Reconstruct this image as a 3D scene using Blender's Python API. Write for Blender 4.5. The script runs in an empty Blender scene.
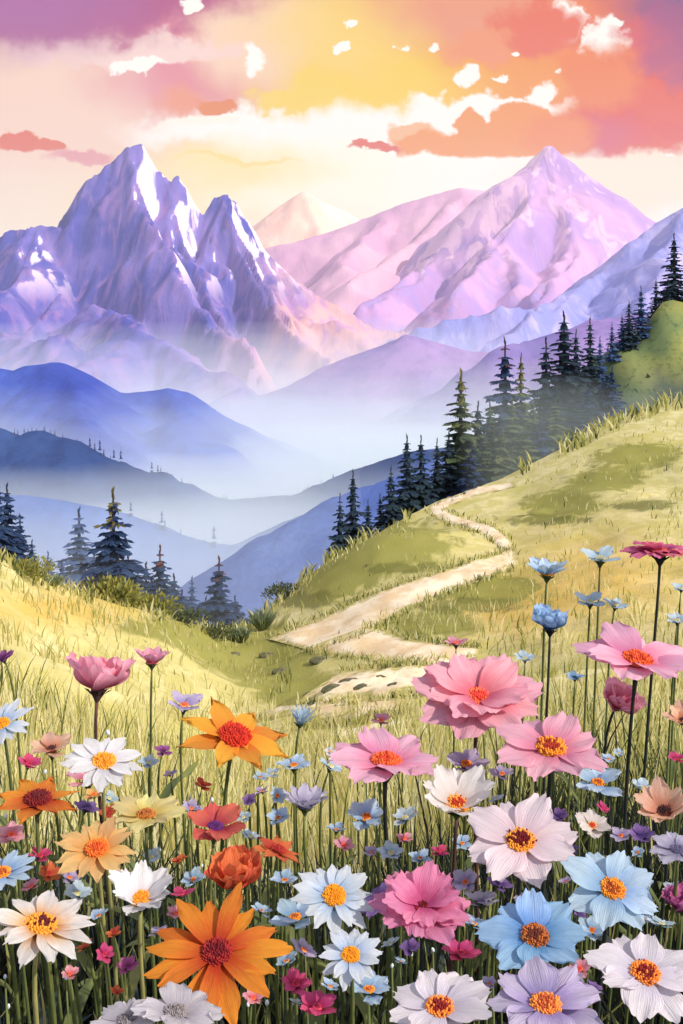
import bpy, math, random
import numpy as np
from mathutils import Vector, Matrix

R = random.Random(7)
NR = np.random.default_rng(11)
F, HY, CX = 1100.0, 300.0, 341.5          # focal length in pixels, eye-level row, centre column
C = bpy.context.scene.collection
PI = math.pi


def W(px, py, Y):
    """a point at distance Y whose direction is the one of pixel (px, py)"""
    return Vector(((px - CX) * Y / F, Y, -(py - HY) * Y / F))


def lin(r, g, b, k=1.0):
    f = lambda c: ((c / 255 + 0.055) / 1.055) ** 2.4 if c > 10 else c / 255 / 12.92
    return (f(r) * k, f(g) * k, f(b) * k, 1.0)


# ---------------------------------------------------------------- materials
class NT:
    def __init__(s, tree):
        s.t = tree
        s.n, s.l = tree.nodes, tree.links

    def add(s, kind, **kw):
        n = s.n.new(kind)
        for k, v in kw.items():
            setattr(n, k, v)
        return n

    def put(s, sock, v):
        if hasattr(v, 'is_output'):
            s.l.new(v, sock)
        elif v is not None:
            sock.default_value = v

    def math(s, op, a, b=None, c=None, clamp=False):
        n = s.add('ShaderNodeMath', operation=op, use_clamp=clamp)
        s.put(n.inputs[0], a)
        s.put(n.inputs[1], b)
        s.put(n.inputs[2], c)
        return n.outputs[0]

    def mix(s, f, a, b, blend='MIX'):
        n = s.add('ShaderNodeMix', data_type='RGBA', blend_type=blend)
        s.put(n.inputs[0], f)
        s.put(n.inputs[6], a)
        s.put(n.inputs[7], b)
        return n.outputs[2]

    def noise(s, vec, scale, detail=3.0, rough=0.55, out=0, dist=0.0):
        n = s.add('ShaderNodeTexNoise')
        s.put(n.inputs['Vector'], vec)
        n.inputs['Scale'].default_value = scale
        n.inputs['Detail'].default_value = detail
        n.inputs['Roughness'].default_value = rough
        n.inputs['Distortion'].default_value = dist
        return n.outputs[out]

    def step(s, v, lo, hi, a=0.0, b=1.0):
        n = s.add('ShaderNodeMapRange', interpolation_type='SMOOTHSTEP')
        s.put(n.inputs[0], v)
        n.inputs[1].default_value = lo
        n.inputs[2].default_value = hi
        n.inputs[3].default_value = a
        n.inputs[4].default_value = b
        return n.outputs[0]

    def attr(s, name):
        return s.add('ShaderNodeAttribute', attribute_name=name)

    def coord(s, which='Object'):
        return s.add('ShaderNodeTexCoord').outputs[which]

    def scaled(s, vec, sc):
        n = s.add('ShaderNodeVectorMath', operation='MULTIPLY')
        s.put(n.inputs[0], vec)
        n.inputs[1].default_value = sc
        return n.outputs[0]


def new_mat(name):
    m = bpy.data.materials.new(name)
    m.use_nodes = True
    m.node_tree.nodes.clear()
    return m, NT(m.node_tree)


def finish(nt, color, rough=0.8, bump=None, bstr=0.3, bdist=0.1, trans=0.0, spec=0.25):
    p = nt.add('ShaderNodeBsdfPrincipled')
    nt.put(p.inputs['Base Color'], color)
    p.inputs['Roughness'].default_value = rough
    p.inputs['Specular IOR Level'].default_value = spec
    if bump is not None:
        b = nt.add('ShaderNodeBump')
        b.inputs['Strength'].default_value = bstr
        b.inputs['Distance'].default_value = bdist
        nt.put(b.inputs['Height'], bump)
        nt.l.new(b.outputs[0], p.inputs['Normal'])
    out = nt.add('ShaderNodeOutputMaterial')
    if trans > 0:
        t = nt.add('ShaderNodeBsdfTranslucent')
        nt.put(t.inputs['Color'], color)
        m = nt.add('ShaderNodeMixShader')
        m.inputs[0].default_value = trans
        nt.l.new(p.outputs[0], m.inputs[1])
        nt.l.new(t.outputs[0], m.inputs[2])
        nt.l.new(m.outputs[0], out.inputs[0])
    else:
        nt.l.new(p.outputs[0], out.inputs[0])


_cache = {}


def petal_mat(base, tip, edge=None):
    """petal colour from its foot (base) to its tip, with fine veins and blotches"""
    key = ('petal', base, tip)
    if key in _cache:
        return _cache[key]
    m, nt = new_mat('petal_paint')
    uv = nt.add('ShaderNodeUVMap').outputs[0]
    sep = nt.add('ShaderNodeSeparateXYZ')
    nt.l.new(uv, sep.inputs[0])
    oi = nt.add('ShaderNodeObjectInfo')
    n1 = nt.noise(nt.coord('Object'), 60, 3)
    f = nt.math('ADD', sep.outputs[0], nt.math('MULTIPLY', nt.math('SUBTRACT', n1, 0.5), 0.5))
    f = nt.step(f, 0.05, 0.75)
    c = nt.mix(f, lin(*base), lin(*tip))
    vein = nt.noise(nt.scaled(uv, (1.6, 26, 1)), 1.0, 2)
    c = nt.mix(nt.step(vein, 0.44, 0.72, 0, 0.42), c, lin(*base))
    n2 = nt.noise(nt.coord('Object'), 220, 4, 0.65)
    c = nt.mix(nt.step(n2, 0.58, 0.74, 0, 0.25), c, lin(*[v * 0.84 for v in tip]))
    hsv = nt.add('ShaderNodeHueSaturation')
    nt.put(hsv.inputs['Value'], nt.math('MULTIPLY_ADD', oi.outputs['Random'], 0.22, 0.86))
    nt.put(hsv.inputs['Hue'], nt.math('MULTIPLY_ADD', oi.outputs['Random'], 0.024, 0.488))
    nt.l.new(c, hsv.inputs['Color'])
    finish(nt, hsv.outputs[0], 0.75, vein, 0.5, 0.003, 0.40, 0.15)
    _cache[key] = m
    return m


def plain_mat(name, c1, c2=None, scale=20, rough=0.8, trans=0.0, bump=0.0, bdist=0.01, vary=0.0):
    key = (name, c1, c2, scale)
    if key in _cache:
        return _cache[key]
    m, nt = new_mat(name)
    co = nt.coord('Object')
    n1 = nt.noise(co, scale, 4)
    c = nt.mix(nt.step(n1, 0.35, 0.65), lin(*c1), lin(*(c2 or c1)))
    if vary:
        oi = nt.add('ShaderNodeObjectInfo')
        hsv = nt.add('ShaderNodeHueSaturation')
        nt.put(hsv.inputs['Value'], nt.math('MULTIPLY_ADD', oi.outputs['Random'], vary, 1 - vary / 2))
        nt.l.new(c, hsv.inputs['Color'])
        c = hsv.outputs[0]
    finish(nt, c, rough, n1 if bump else None, bump, bdist, trans)
    _cache[key] = m
    return m


# ---------------------------------------------------------------- meshes
def mesh_obj(name, verts, faces, mats, parent=None, smooth=True, mi=None, uv=None):
    me = bpy.data.meshes.new(name)
    me.from_pydata([tuple(v) for v in verts], [], faces)
    for m in (mats if isinstance(mats, (list, tuple)) else [mats]):
        me.materials.append(m)
    if mi is not None:
        me.polygons.foreach_set('material_index', np.asarray(mi, dtype=np.int32))
    if smooth:
        me.polygons.foreach_set('use_smooth', np.ones(len(me.polygons), dtype=bool))
    if uv is not None:
        lay = me.uv_layers.new(name='UVMap')
        idx = np.empty(len(me.loops), dtype=np.int32)
        me.loops.foreach_get('vertex_index', idx)
        lay.data.foreach_set('uv', np.asarray(uv, dtype=np.float32)[idx].ravel())
    me.update()
    o = bpy.data.objects.new(name, me)
    C.objects.link(o)
    if parent is not None:
        o.parent = parent
    return o


def link_mesh(name, me, parent, M):
    o = bpy.data.objects.new(name, me)
    C.objects.link(o)
    o.parent = parent
    o.matrix_basis = M
    return o


def tag(o, label=None, cat=None, group=None, kind=None):
    for k, v in (('label', label), ('category', cat), ('group', group), ('kind', kind)):
        if v:
            o[k] = v
    return o


def empty(name, loc):
    o = bpy.data.objects.new(name, None)
    o.empty_display_size = 0.05
    C.objects.link(o)
    o.location = loc
    return o


def tube(pts, rads, n=7):
    """verts, faces of a round tube along pts"""
    pts = [Vector(p) for p in pts]
    V, Fc = [], []
    up = Vector((0.31, 0.94, 0.12)).normalized()
    for i, p in enumerate(pts):
        d = (pts[min(i + 1, len(pts) - 1)] - pts[max(i - 1, 0)]).normalized()
        a = d.cross(up).normalized()
        b = d.cross(a)
        for k in range(n):
            t = 2 * PI * k / n
            V.append(p + (a * math.cos(t) + b * math.sin(t)) * rads[i])
    for i in range(len(pts) - 1):
        for k in range(n):
            k2 = (k + 1) % n
            Fc.append((i * n + k, i * n + k2, (i + 1) * n + k2, (i + 1) * n + k))
    Fc.append(tuple(range(n))[::-1])
    Fc.append(tuple(range((len(pts) - 1) * n, len(pts) * n)))
    return V, Fc


# numpy gradient-ish value noise
_perm = NR.random((256, 256))


def vnoise(x, y):
    xi, yi = np.floor(x).astype(int), np.floor(y).astype(int)
    fx, fy = x - xi, y - yi
    fx, fy = fx * fx * fx * (fx * (fx * 6 - 15) + 10), fy * fy * fy * (fy * (fy * 6 - 15) + 10)
    g = lambda a, b: _perm[a % 256, b % 256]
    return (g(xi, yi) * (1 - fx) * (1 - fy) + g(xi + 1, yi) * fx * (1 - fy)
            + g(xi, yi + 1) * (1 - fx) * fy + g(xi + 1, yi + 1) * fx * fy) * 2 - 1


def fbm(x, y, oct=4, gain=0.5, ridged=False):
    s, a = 0, 1.0
    for i in range(oct):
        n = vnoise(x * 2 ** i + 17.3 * i, y * 2 ** i + 9.1 * i)
        s = s + a * ((1 - 2 * np.abs(n)) if ridged else n)
        a *= gain
    return s


# ---------------------------------------------------------------- camera, sun, sky
cam_d = bpy.data.cameras.new('camera')
cam = bpy.data.objects.new('camera', cam_d)
C.objects.link(cam)
cam.location = (0, 0, 0)
cam.rotation_euler = (PI / 2, 0, 0)
cam_d.sensor_fit = 'VERTICAL'
cam_d.sensor_height = 36.0
cam_d.sensor_width = 24.0
cam_d.lens = 36.0 * F / 1024
cam_d.shift_y = -(512 - HY) / 1024
cam_d.clip_start = 0.02
cam_d.clip_end = 60000
bpy.context.scene.camera = cam

sun_vec = Vector((0.80, -0.52, 0.74)).normalized()       # towards the sun
sl = bpy.data.lights.new('sun', 'SUN')
sl.energy = 3.6
sl.angle = math.radians(0.6)
sl.color = (1.0, 0.93, 0.82)
so = bpy.data.objects.new('sun', sl)
C.objects.link(so)
so.rotation_euler = (-sun_vec).to_track_quat('-Z', 'Y').to_euler()
so.location = (30, -30, 60)

world = bpy.data.worlds.new('World')
bpy.context.scene.world = world
world.use_nodes = True
world.node_tree.nodes.clear()
nt = NT(world.node_tree)
sky = nt.add('ShaderNodeTexSky', sky_type='NISHITA')
sky.sun_disc = False
sky.sun_elevation = math.asin(sun_vec.z)
sky.sun_rotation = math.atan2(sun_vec.x, sun_vec.y)
dirv = nt.coord('Generated')
sx = nt.add('ShaderNodeSeparateXYZ')
nt.l.new(dirv, sx.inputs[0])
yy = nt.math('MAXIMUM', sx.outputs[1], 0.06)
U = nt.math('MULTIPLY', nt.math('DIVIDE', sx.outputs[0], yy), 11.0)   # sunset side of the sky, 1 unit = 1/11 of a radian
V = nt.math('MULTIPLY', nt.math('DIVIDE', sx.outputs[2], yy), 11.0)
cb = nt.add('ShaderNodeCombineXYZ')
nt.l.new(U, cb.inputs[0])
nt.l.new(V, cb.inputs[1])
P = cb.outputs[0]


def centred(out):
    s_ = nt.add('ShaderNodeSeparateColor')
    nt.l.new(out, s_.inputs[0])
    return nt.math('SUBTRACT', s_.outputs[0], 0.5), nt.math('SUBTRACT', s_.outputs[1], 0.5)


wa = centred(nt.noise(P, 0.9, 2.0, 0.5, out=1))          # broad wash
wb = centred(nt.noise(P, 2.2, 4.0, 0.58, out=1))         # cloud edge
wc = nt.math('SUBTRACT', nt.noise(P, 5.5, 2.5, 0.55), 0.5)


def warped(amp_a, amp_b):
    u = nt.math('MULTIPLY_ADD', wa[0], amp_a, U)
    v = nt.math('MULTIPLY_ADD', wa[1], amp_a * 0.6, V)
    u = nt.math('MULTIPLY_ADD', wb[0], amp_b, u)
    v = nt.math('MULTIPLY_ADD', wb[1], amp_b * 0.8, v)
    return u, v


WARPS = {'soft': warped(1.0, 0.4), 'edge': warped(0.3, 0.85), 'mild': warped(0.2, 0.55)}


def blob(acc, px, py, rx, ry, color, soft=0.35, warp='soft', amount=1.0, floor=None):
    u, v = WARPS[warp]
    cx_, cy_ = (px - CX) / 100, (HY - py) / 100
    du = nt.math('DIVIDE', nt.math('SUBTRACT', u, cx_), rx / 100)
    dv = nt.math('DIVIDE', nt.math('SUBTRACT', v, cy_), ry / 100)
    d = nt.math('SQRT', nt.math('ADD', nt.math('MULTIPLY', du, du), nt.math('MULTIPLY', dv, dv)))
    f = nt.step(d, 1 - soft, 1 + soft, amount, 0.0)
    if floor is not None:                                  # a level cloud base
        fl = (HY - floor) / 100
        lowv = nt.math('MULTIPLY_ADD', wc, 0.10, V)
        f = nt.math('MULTIPLY', f, nt.step(lowv, fl - 0.02, fl + 0.02))
    return nt.mix(f, acc, lin(*color))


ramp = nt.add('ShaderNodeValToRGB')
nt.put(ramp.inputs[0], nt.math('DIVIDE', V, 6.0))
els = ramp.color_ramp.elements
els[0].position, els[0].color = 0.0, lin(255, 246, 232)
els[1].position, els[1].color = 1.0, lin(236, 232, 244)
for p_, c_ in ((0.16, (255, 250, 240)), (0.28, (252, 238, 214)), (0.42, (246, 216, 190)), (0.56, (232, 176, 166)), (0.72, (236, 214, 222))):
    e = els.new(p_)
    e.color = lin(*c_)
acc = ramp.outputs[0]
# broad washes
acc = blob(acc, 40, 195, 240, 60, (250, 230, 205), 0.6)
acc = blob(acc, 235, 170, 150, 55, (251, 226, 150), 0.7, amount=0.8)
acc = blob(acc, 60, 110, 210, 75, (246, 212, 192), 0.6)
acc = blob(acc, 205, 55, 95, 60, (228, 150, 158), 0.5)
acc = blob(acc, 385, 62, 125, 75, (247, 205, 84), 0.7)
acc = blob(acc, 260, 40, 60, 45, (248, 214, 190), 0.5)
acc = blob(acc, 590, 45, 170, 110, (238, 148, 104), 0.5)
acc = blob(acc, 450, 20, 90, 40, (234, 160, 128), 0.6)
acc = blob(acc, 660, 60, 80, 80, (226, 112, 94), 0.6)
acc = blob(acc, 515, 82, 80, 36, (242, 158, 78), 0.6)
acc = blob(acc, 385, 84, 85, 42, (248, 208, 84), 0.7)
acc = blob(acc, 330, 40, 70, 45, (248, 214, 130), 0.7, amount=0.8)
acc = blob(acc, 700, 5, 75, 55, (112, 68, 120), 0.7)
# mauve bank at upper left, with a torn lower rim
acc = blob(acc, 120, 52, 120, 16, (248, 216, 206), 0.25, 'edge')
acc = blob(acc, 40, -20, 220, 62, (180, 88, 126), 0.22, 'edge')
acc = blob(acc, 10, -10, 130, 50, (168, 98, 150), 0.7)
# bright gaps
CR = (255, 250, 240)
acc = blob(acc, 330, 128, 190, 26, CR, 0.25, 'edge')
acc = blob(acc, 480, 108, 90, 16, CR, 0.2, 'edge')
acc = blob(acc, 420, 172, 210, 32, (255, 251, 240), 0.5, 'mild')
acc = blob(acc, 310, 178, 110, 34, (255, 250, 226), 0.6, 'mild')
acc = blob(acc, 640, 182, 120, 30, (253, 236, 210), 0.5, 'mild')
for g in ((134, 66, 30, 9), (195, 8, 10, 8), (565, 22, 20, 20), (603, 42, 16, 26), (470, 76, 11, 9), (438, 46, 7, 6),
          (628, 70, 8, 16), (675, 118, 14, 10), (505, 78, 9, 3), (250, 60, 8, 14), (335, 48, 9, 5), (540, 95, 14, 14)):
    acc = blob(acc, *g, CR, 0.18, 'mild' if g[2] < 15 else 'edge')
acc = blob(acc, 540, 30, 46, 22, (232, 126, 100), 0.3, 'edge')
acc = blob(acc, 486, 46, 34, 20, (240, 158, 118), 0.35, 'edge')
acc = blob(acc, 588, 66, 30, 16, (240, 150, 96), 0.2, 'edge')
acc = blob(acc, 640, 48, 30, 34, (220, 108, 104), 0.35, 'edge')
acc = blob(acc, 672, 40, 34, 40, (170, 84, 120), 0.6, 'edge', amount=0.8)
for g in ((520, 52, 5, 3), (556, 72, 4, 3), (628, 96, 4, 3), (646, 104, 3, 2), (404, 50, 4, 3), (612, 22, 8, 5), (352, 28, 5, 3), (584, 84, 3, 2), (662, 158, 5, 2), (610, 146, 4, 2)):
    acc = blob(acc, *g, CR, 0.2, 'mild')
# clouds over the right-hand peak
acc = blob(acc, 410, 132, 26, 13, (246, 190, 142), 0.15, 'mild')
acc = blob(acc, 500, 142, 104, 18, (242, 156, 82), 0.12, 'mild', floor=157)
acc = blob(acc, 464, 126, 20, 18, (240, 158, 86), 0.1, 'mild', floor=157)
acc = blob(acc, 525, 124, 32, 24, (242, 156, 84), 0.1, 'mild', floor=157)
acc = blob(acc, 636, 116, 56, 42, (230, 106, 78), 0.16, 'edge', floor=160)
acc = blob(acc, 596, 136, 36, 20, (220, 108, 112), 0.6, 'mild', floor=158)
acc = blob(acc, 556, 136, 36, 22, (240, 144, 82), 0.4, 'mild', floor=157)
acc = blob(acc, 600, 80, 40, 32, (238, 140, 88), 0.35, 'mild')
acc = blob(acc, 672, 132, 26, 10, (228, 98, 76), 0.12, 'mild', floor=142)
acc = blob(acc, 378, 147, 28, 4, (226, 112, 84), 0.2, 'mild')
# small clouds on the left
acc = blob(acc, 16, 143, 26, 14, (226, 108, 72), 0.15, 'edge', floor=151)
acc = blob(acc, 46, 147, 16, 6, (226, 116, 80), 0.15, 'mild', floor=151)
acc = blob(acc, 80, 156, 32, 7, (230, 160, 160), 0.3, 'mild')
acc = blob(acc, 178, 102, 22, 12, (238, 160, 130), 0.6, 'mild')
acc = blob(acc, 214, 105, 20, 8, (230, 142, 88), 0.2, 'mild')
acc = blob(acc, 236, 158, 56, 3, (248, 216, 130), 0.3, 'mild')
acc = blob(acc, 200, 120, 40, 6, (255, 246, 230), 0.2, 'mild')
acc = blob(acc, 300, 95, 50, 14, (247, 214, 118), 0.2, 'edge')
acc = blob(acc, 232, 168, 80, 22, (251, 226, 140), 0.8, 'mild', amount=0.75)
acc = blob(acc, 330, 96, 70, 18, (248, 212, 96), 0.5, 'edge', amount=0.7)
hs = nt.add('ShaderNodeHueSaturation')
hs.inputs['Saturation'].default_value = 1.14
nt.l.new(acc, hs.inputs['Color'])
acc = hs.outputs[0]
sunset = nt.mix(1.0, acc, (9.6, 9.6, 9.6, 1.0), 'MULTIPLY')          # the Background runs at strength 0.1
back = nt.step(sx.outputs[1], -0.35, 0.25)
col = nt.mix(back, nt.mix(1.0, sky.outputs[0], (1.45, 1.45, 1.45, 1.0), 'MULTIPLY'), sunset)
bg = nt.add('ShaderNodeBackground')
bg.inputs['Strength'].default_value = 0.1
nt.l.new(col, bg.inputs['Color'])
wo = nt.add('ShaderNodeOutputWorld')
nt.l.new(bg.outputs[0], wo.inputs[0])

# ---------------------------------------------------------------- near ground
CREST = [(-500, 500), (-100, 535), (0, 556), (40, 580), (100, 600), (160, 615), (232, 636), (262, 622), (290, 596), (330, 562), (400, 520),
         (440, 500), (500, 480), (560, 449), (620, 420), (683, 399), (800, 375), (1200, 350)]
CDIST = [(-500, 16), (0, 18), (160, 22), (240, 28), (330, 40), (440, 50), (683, 60), (1200, 60)]
Y0 = 1.1
_px = np.arange(-520.0, 1221.0, 2.0)
_k = np.exp(-(np.arange(-20, 21) / 8.0) ** 2)
_k /= _k.sum()
_smooth = lambda tab: np.convolve(np.pad(np.interp(_px, [a for a, b in tab], [b for a, b in tab]), 20, mode='edge'), _k, 'valid')
CREST_S, CDIST_S = _smooth(CREST), _smooth(CDIST)


def gz(X, Y):
    """ground height of meadow and back slope"""
    X, Y = np.asarray(X, float), np.asarray(Y, float)
    Yr = np.maximum(Y, Y0)
    px = np.clip(CX + F * X / Yr, -500, 1200)
    pc = np.interp(px, _px, CREST_S)
    yc = np.interp(px, _px, CDIST_S)
    t = np.log(Yr / yc) / np.log(Y0 / yc)
    py = pc + t * (1024 - pc)
    z = -(py - HY) * Yr / F
    q = (pc - HY) / F
    zc = -q * yc
    over = np.maximum(Y - yc, 0)
    zb = zc - q * over - 0.055 * over * over / (over + 6)
    z = np.where(Y > yc, zb, z)
    z = np.where(Y < Y0, z + (Y0 - Y) * 0.12, z)
    # rolls and hummocks
    amp = np.clip(Y / 10, 0.05, 1.0) * np.clip((yc - Y) / (yc * 0.25), 0, 1)
    z = z + amp * 0.16 * fbm(X / 2.6 + 5, Y / 3.4, 3)
    z = z + 0.035 * fbm(X / 0.5, Y / 0.6, 3) * np.clip(Y / 2, .2, 1)
    # the knoll beside the path
    z = z + 1.0 * np.exp(-(((X - 1.2) / 2.4) ** 2 + ((Y - 33) / 5.0) ** 2))
    return z


def hit(px, py, far=90.0):
    """where the line through pixel (px, py) meets the meadow"""
    ys = np.exp(np.linspace(math.log(0.9), math.log(far), 900))
    X = (px - CX) * ys / F
    d = gz(X, ys) + (py - HY) * ys / F
    idx = np.where(d > 0)[0]
    if not len(idx):
        return None
    i = idx[0]
    a, b = (ys[i - 1], ys[i]) if i else (ys[0], ys[0])
    for _ in range(25):
        m_ = (a + b) / 2
        if gz((px - CX) * m_ / F, m_) + (py - HY) * m_ / F > 0:
            b = m_
        else:
            a = m_
    return Vector(((px - CX) * b / F, b, float(gz((px - CX) * b / F, b))))


nu, nv = 260, 420
pxs = np.linspace(-420, 1120, nu)
yv = np.concatenate([np.linspace(-2.5, 1.0, 14), np.exp(np.linspace(math.log(1.05), math.log(330), nv - 14))])
GX = (pxs[None, :] - CX) / F * np.maximum(yv[:, None], 2.2)
GY = np.repeat(yv[:, None], nu, 1)
GZ = gz(GX, GY)
verts = np.stack([GX, GY, GZ], -1).reshape(-1, 3)
ii = np.arange(nu * nv).reshape(nv, nu)
faces = np.stack([ii[:-1, :-1], ii[:-1, 1:], ii[1:, 1:], ii[1:, :-1]], -1).reshape(-1, 4).tolist()


def gauss_px(px, py, sx_, sy_):
    """patch weight round a spot of the meadow"""
    p = np.stack([CX + F * GX / np.maximum(GY, 0.5), HY - F * GZ / np.maximum(GY, 0.5)])
    return np.exp(-(((p[0] - px) / sx_) ** 2 + ((p[1] - py) / sy_) ** 2))


olive = np.clip(sum(gauss_px(*a) for a in (
    (400, 545, 60, 28), (330, 580, 45, 25), (250, 655, 70, 22), (180, 628, 70, 14), (300, 690, 60, 18), (430, 625, 55, 14),
    (490, 590, 60, 16), (560, 505, 45, 16), (640, 455, 50, 14), (610, 480, 40, 10))), 0, 1)
deep = np.clip(sum(gauss_px(*a) for a in ((310, 600, 45, 10), (400, 568, 50, 6), (470, 605, 60, 9), (545, 520, 50, 6), (250, 625, 25, 7),
                                           (640, 505, 40, 6), (420, 640, 45, 5))), 0, 1)  # darker grass stands, plus the knoll's shaded lower edge painted in
gold = np.clip(sum(gauss_px(*a) for a in ((600, 580, 90, 45), (510, 610, 50, 25), (60, 610, 90, 20))), 0, 1)
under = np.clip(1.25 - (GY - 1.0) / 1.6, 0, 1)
m, nt = new_mat('meadow_turf')
co = nt.coord('Object')
n_big = nt.noise(co, 0.35, 4)
n_mid = nt.noise(nt.scaled(co, (1.6, 0.5, 1.0)), 1.1, 5, 0.6, dist=0.6)
n_fine = nt.noise(nt.scaled(co, (4.0, 1.2, 2.0)), 5.0, 5, 0.65)
c = nt.mix(nt.step(n_mid, 0.36, 0.66), lin(196, 186, 118), lin(222, 210, 154))
c = nt.mix(nt.step(n_big, 0.5, 0.66, 0, 0.6), c, lin(192, 182, 98))
c = nt.mix(nt.math('MULTIPLY', nt.attr('gold').outputs['Fac'], 0.7), c, lin(214, 172, 78))
wob = nt.math('MULTIPLY', nt.math('SUBTRACT', n_mid, 0.5), 1.6)
c = nt.mix(nt.step(nt.math('ADD', nt.attr('olive').outputs['Fac'], wob), 0.3, 0.6, 0, 0.9), c, lin(140, 138, 66))
c = nt.mix(nt.step(nt.math('ADD', nt.attr('deep').outputs['Fac'], wob), 0.30, 0.65, 0, 0.8), c, lin(112, 112, 56))
c = nt.mix(nt.step(n_fine, 0.5, 0.72, 0, 0.35), c, lin(164, 154, 80))
c = nt.mix(nt.attr('under').outputs['Fac'], c, lin(52, 54, 40))  # shade among the near stems, painted as darker ground
finish(nt, c, 0.95, n_fine, 0.35, 0.04, 0, 0.05)
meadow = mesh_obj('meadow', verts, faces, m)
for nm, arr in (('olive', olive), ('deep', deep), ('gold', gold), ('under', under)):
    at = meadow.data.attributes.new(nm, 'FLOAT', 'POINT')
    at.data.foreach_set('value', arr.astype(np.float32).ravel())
tag(meadow, 'sloping flower meadow of golden and olive grass falling to a valley', kind='structure')

# ---------------------------------------------------------------- path
m_path, nt = new_mat('path_sand')
co = nt.coord('Object')
n1 = nt.noise(nt.scaled(co, (1, 0.5, 1)), 1.6, 5, 0.6)
n2 = nt.noise(co, 9, 4, 0.6)
c = nt.mix(nt.step(n1, 0.38, 0.62), lin(246, 230, 198), lin(226, 198, 154))
c = nt.mix(nt.step(n2, 0.55, 0.75, 0, 0.5), c, lin(206, 182, 134))
n3 = nt.noise(co, 3.2, 4, 0.65)
worn = nt.step(nt.math('MULTIPLY_ADD', nt.math('SUBTRACT', n3, 0.5), 1.1, nt.attr('middle').outputs['Fac']), 0.06, 0.34)
c = nt.mix(worn, nt.mix(nt.step(n2, 0.4, 0.6), lin(168, 160, 92), lin(206, 192, 130)), c)      # grass creeps in from the sides
finish(nt, c, 0.95, n2, 0.5, 0.04, 0, 0.05)


def resample(poly, n):
    p = np.array(poly, float)
    d = np.concatenate([[0], np.cumsum(np.hypot(*np.diff(p, axis=0).T))])
    s = np.linspace(0, d[-1], n)
    q = np.stack([np.interp(s, d, p[:, 0]), np.interp(s, d, p[:, 1])], 1)
    for _ in range(3):
        q[1:-1] = (q[:-2] + 2 * q[1:-1] + q[2:]) / 4
    return q


pv, pf, pe = [], [], []


def strip(ea, eb, n=60, k=8, ragged=1.6, worn_k=1.0):
    A, B = resample(ea, n), resample(eb, n)
    base = len(pv)
    for i in range(n):
        wob_a, wob_b = ragged * float(vnoise(np.array(i * 0.37 + base), np.array(1.5))), ragged * float(vnoise(np.array(i * 0.41 + base), np.array(7.5)))
        for j in range(k):
            t = j / (k - 1)
            q = A[i] * (1 - t) + B[i] * t
            q[1] += wob_a * (1 - t) + wob_b * t
            h = hit(q[0], q[1], 70)
            if h is None:
                h = hit(q[0], q[1] + 6, 70) or Vector((0, 40, float(gz(0, 40))))
            rim = 1 - abs(2 * t - 1)
            pe.append(min(rim, 0.18 * min(i, n - 1 - i)) * worn_k)
            pv.append((h.x, h.y, h.z + 0.004 + 0.03 * min(1, rim * 3)))
    for i in range(n - 1):
        for j in range(k - 1):
            a = base + i * k + j
            pf.append((a, a + 1, a + k + 1, a + k))


# far bend, over the shoulder of the knoll, then down to the viewer
strip([(514, 482), (470, 488), (440, 497), (424, 511), (446, 523), (478, 531), (498, 545), (503, 556), (488, 563)],
      [(516, 487), (478, 495), (456, 503), (442, 511), (462, 518), (496, 527), (512, 542), (517, 558), (506, 567)], 46, 6, 0.6)
strip([(516, 550), (480, 559), (430, 575), (380, 591), (330, 614), (264, 640)],
      [(519, 566), (488, 578), (444, 594), (402, 614), (362, 636), (310, 652)], 50, 8, 1.2)
strip([(376, 624), (400, 638), (440, 644), (480, 648)], [(300, 652), (370, 660), (436, 668), (474, 674)], 30, 6, 1.5)
strip([(340, 672), (390, 668), (440, 662), (476, 662)], [(296, 704), (350, 704), (410, 696), (470, 686)], 44, 12, 3.0, 0.55)
strip([(304, 702), (340, 699), (400, 696)], [(300, 728), (344, 724), (410, 712)], 28, 8, 3.0, 0.40)
strip([(258, 714), (292, 706), (330, 703)], [(262, 722), (296, 714), (338, 709)], 20, 6, 2.0, 0.5)
strip([(322, 738), (366, 726), (420, 720)], [(330, 746), (372, 733), (424, 726)], 24, 6, 2.0, 0.5)
path = mesh_obj('path', pv, pf, m_path)
at = path.data.attributes.new('middle', 'FLOAT', 'POINT')
at.data.foreach_set('value', np.array(pe, dtype=np.float32))
tag(path, 'pale sandy footpath winding over the meadow and round a green knoll', kind='structure')

# ---------------------------------------------------------------- far mountains and hills
SPX = lambda pts, Y: [(a, b, Y) if len((a, b)) == 2 else a for a, b in pts]


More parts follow.
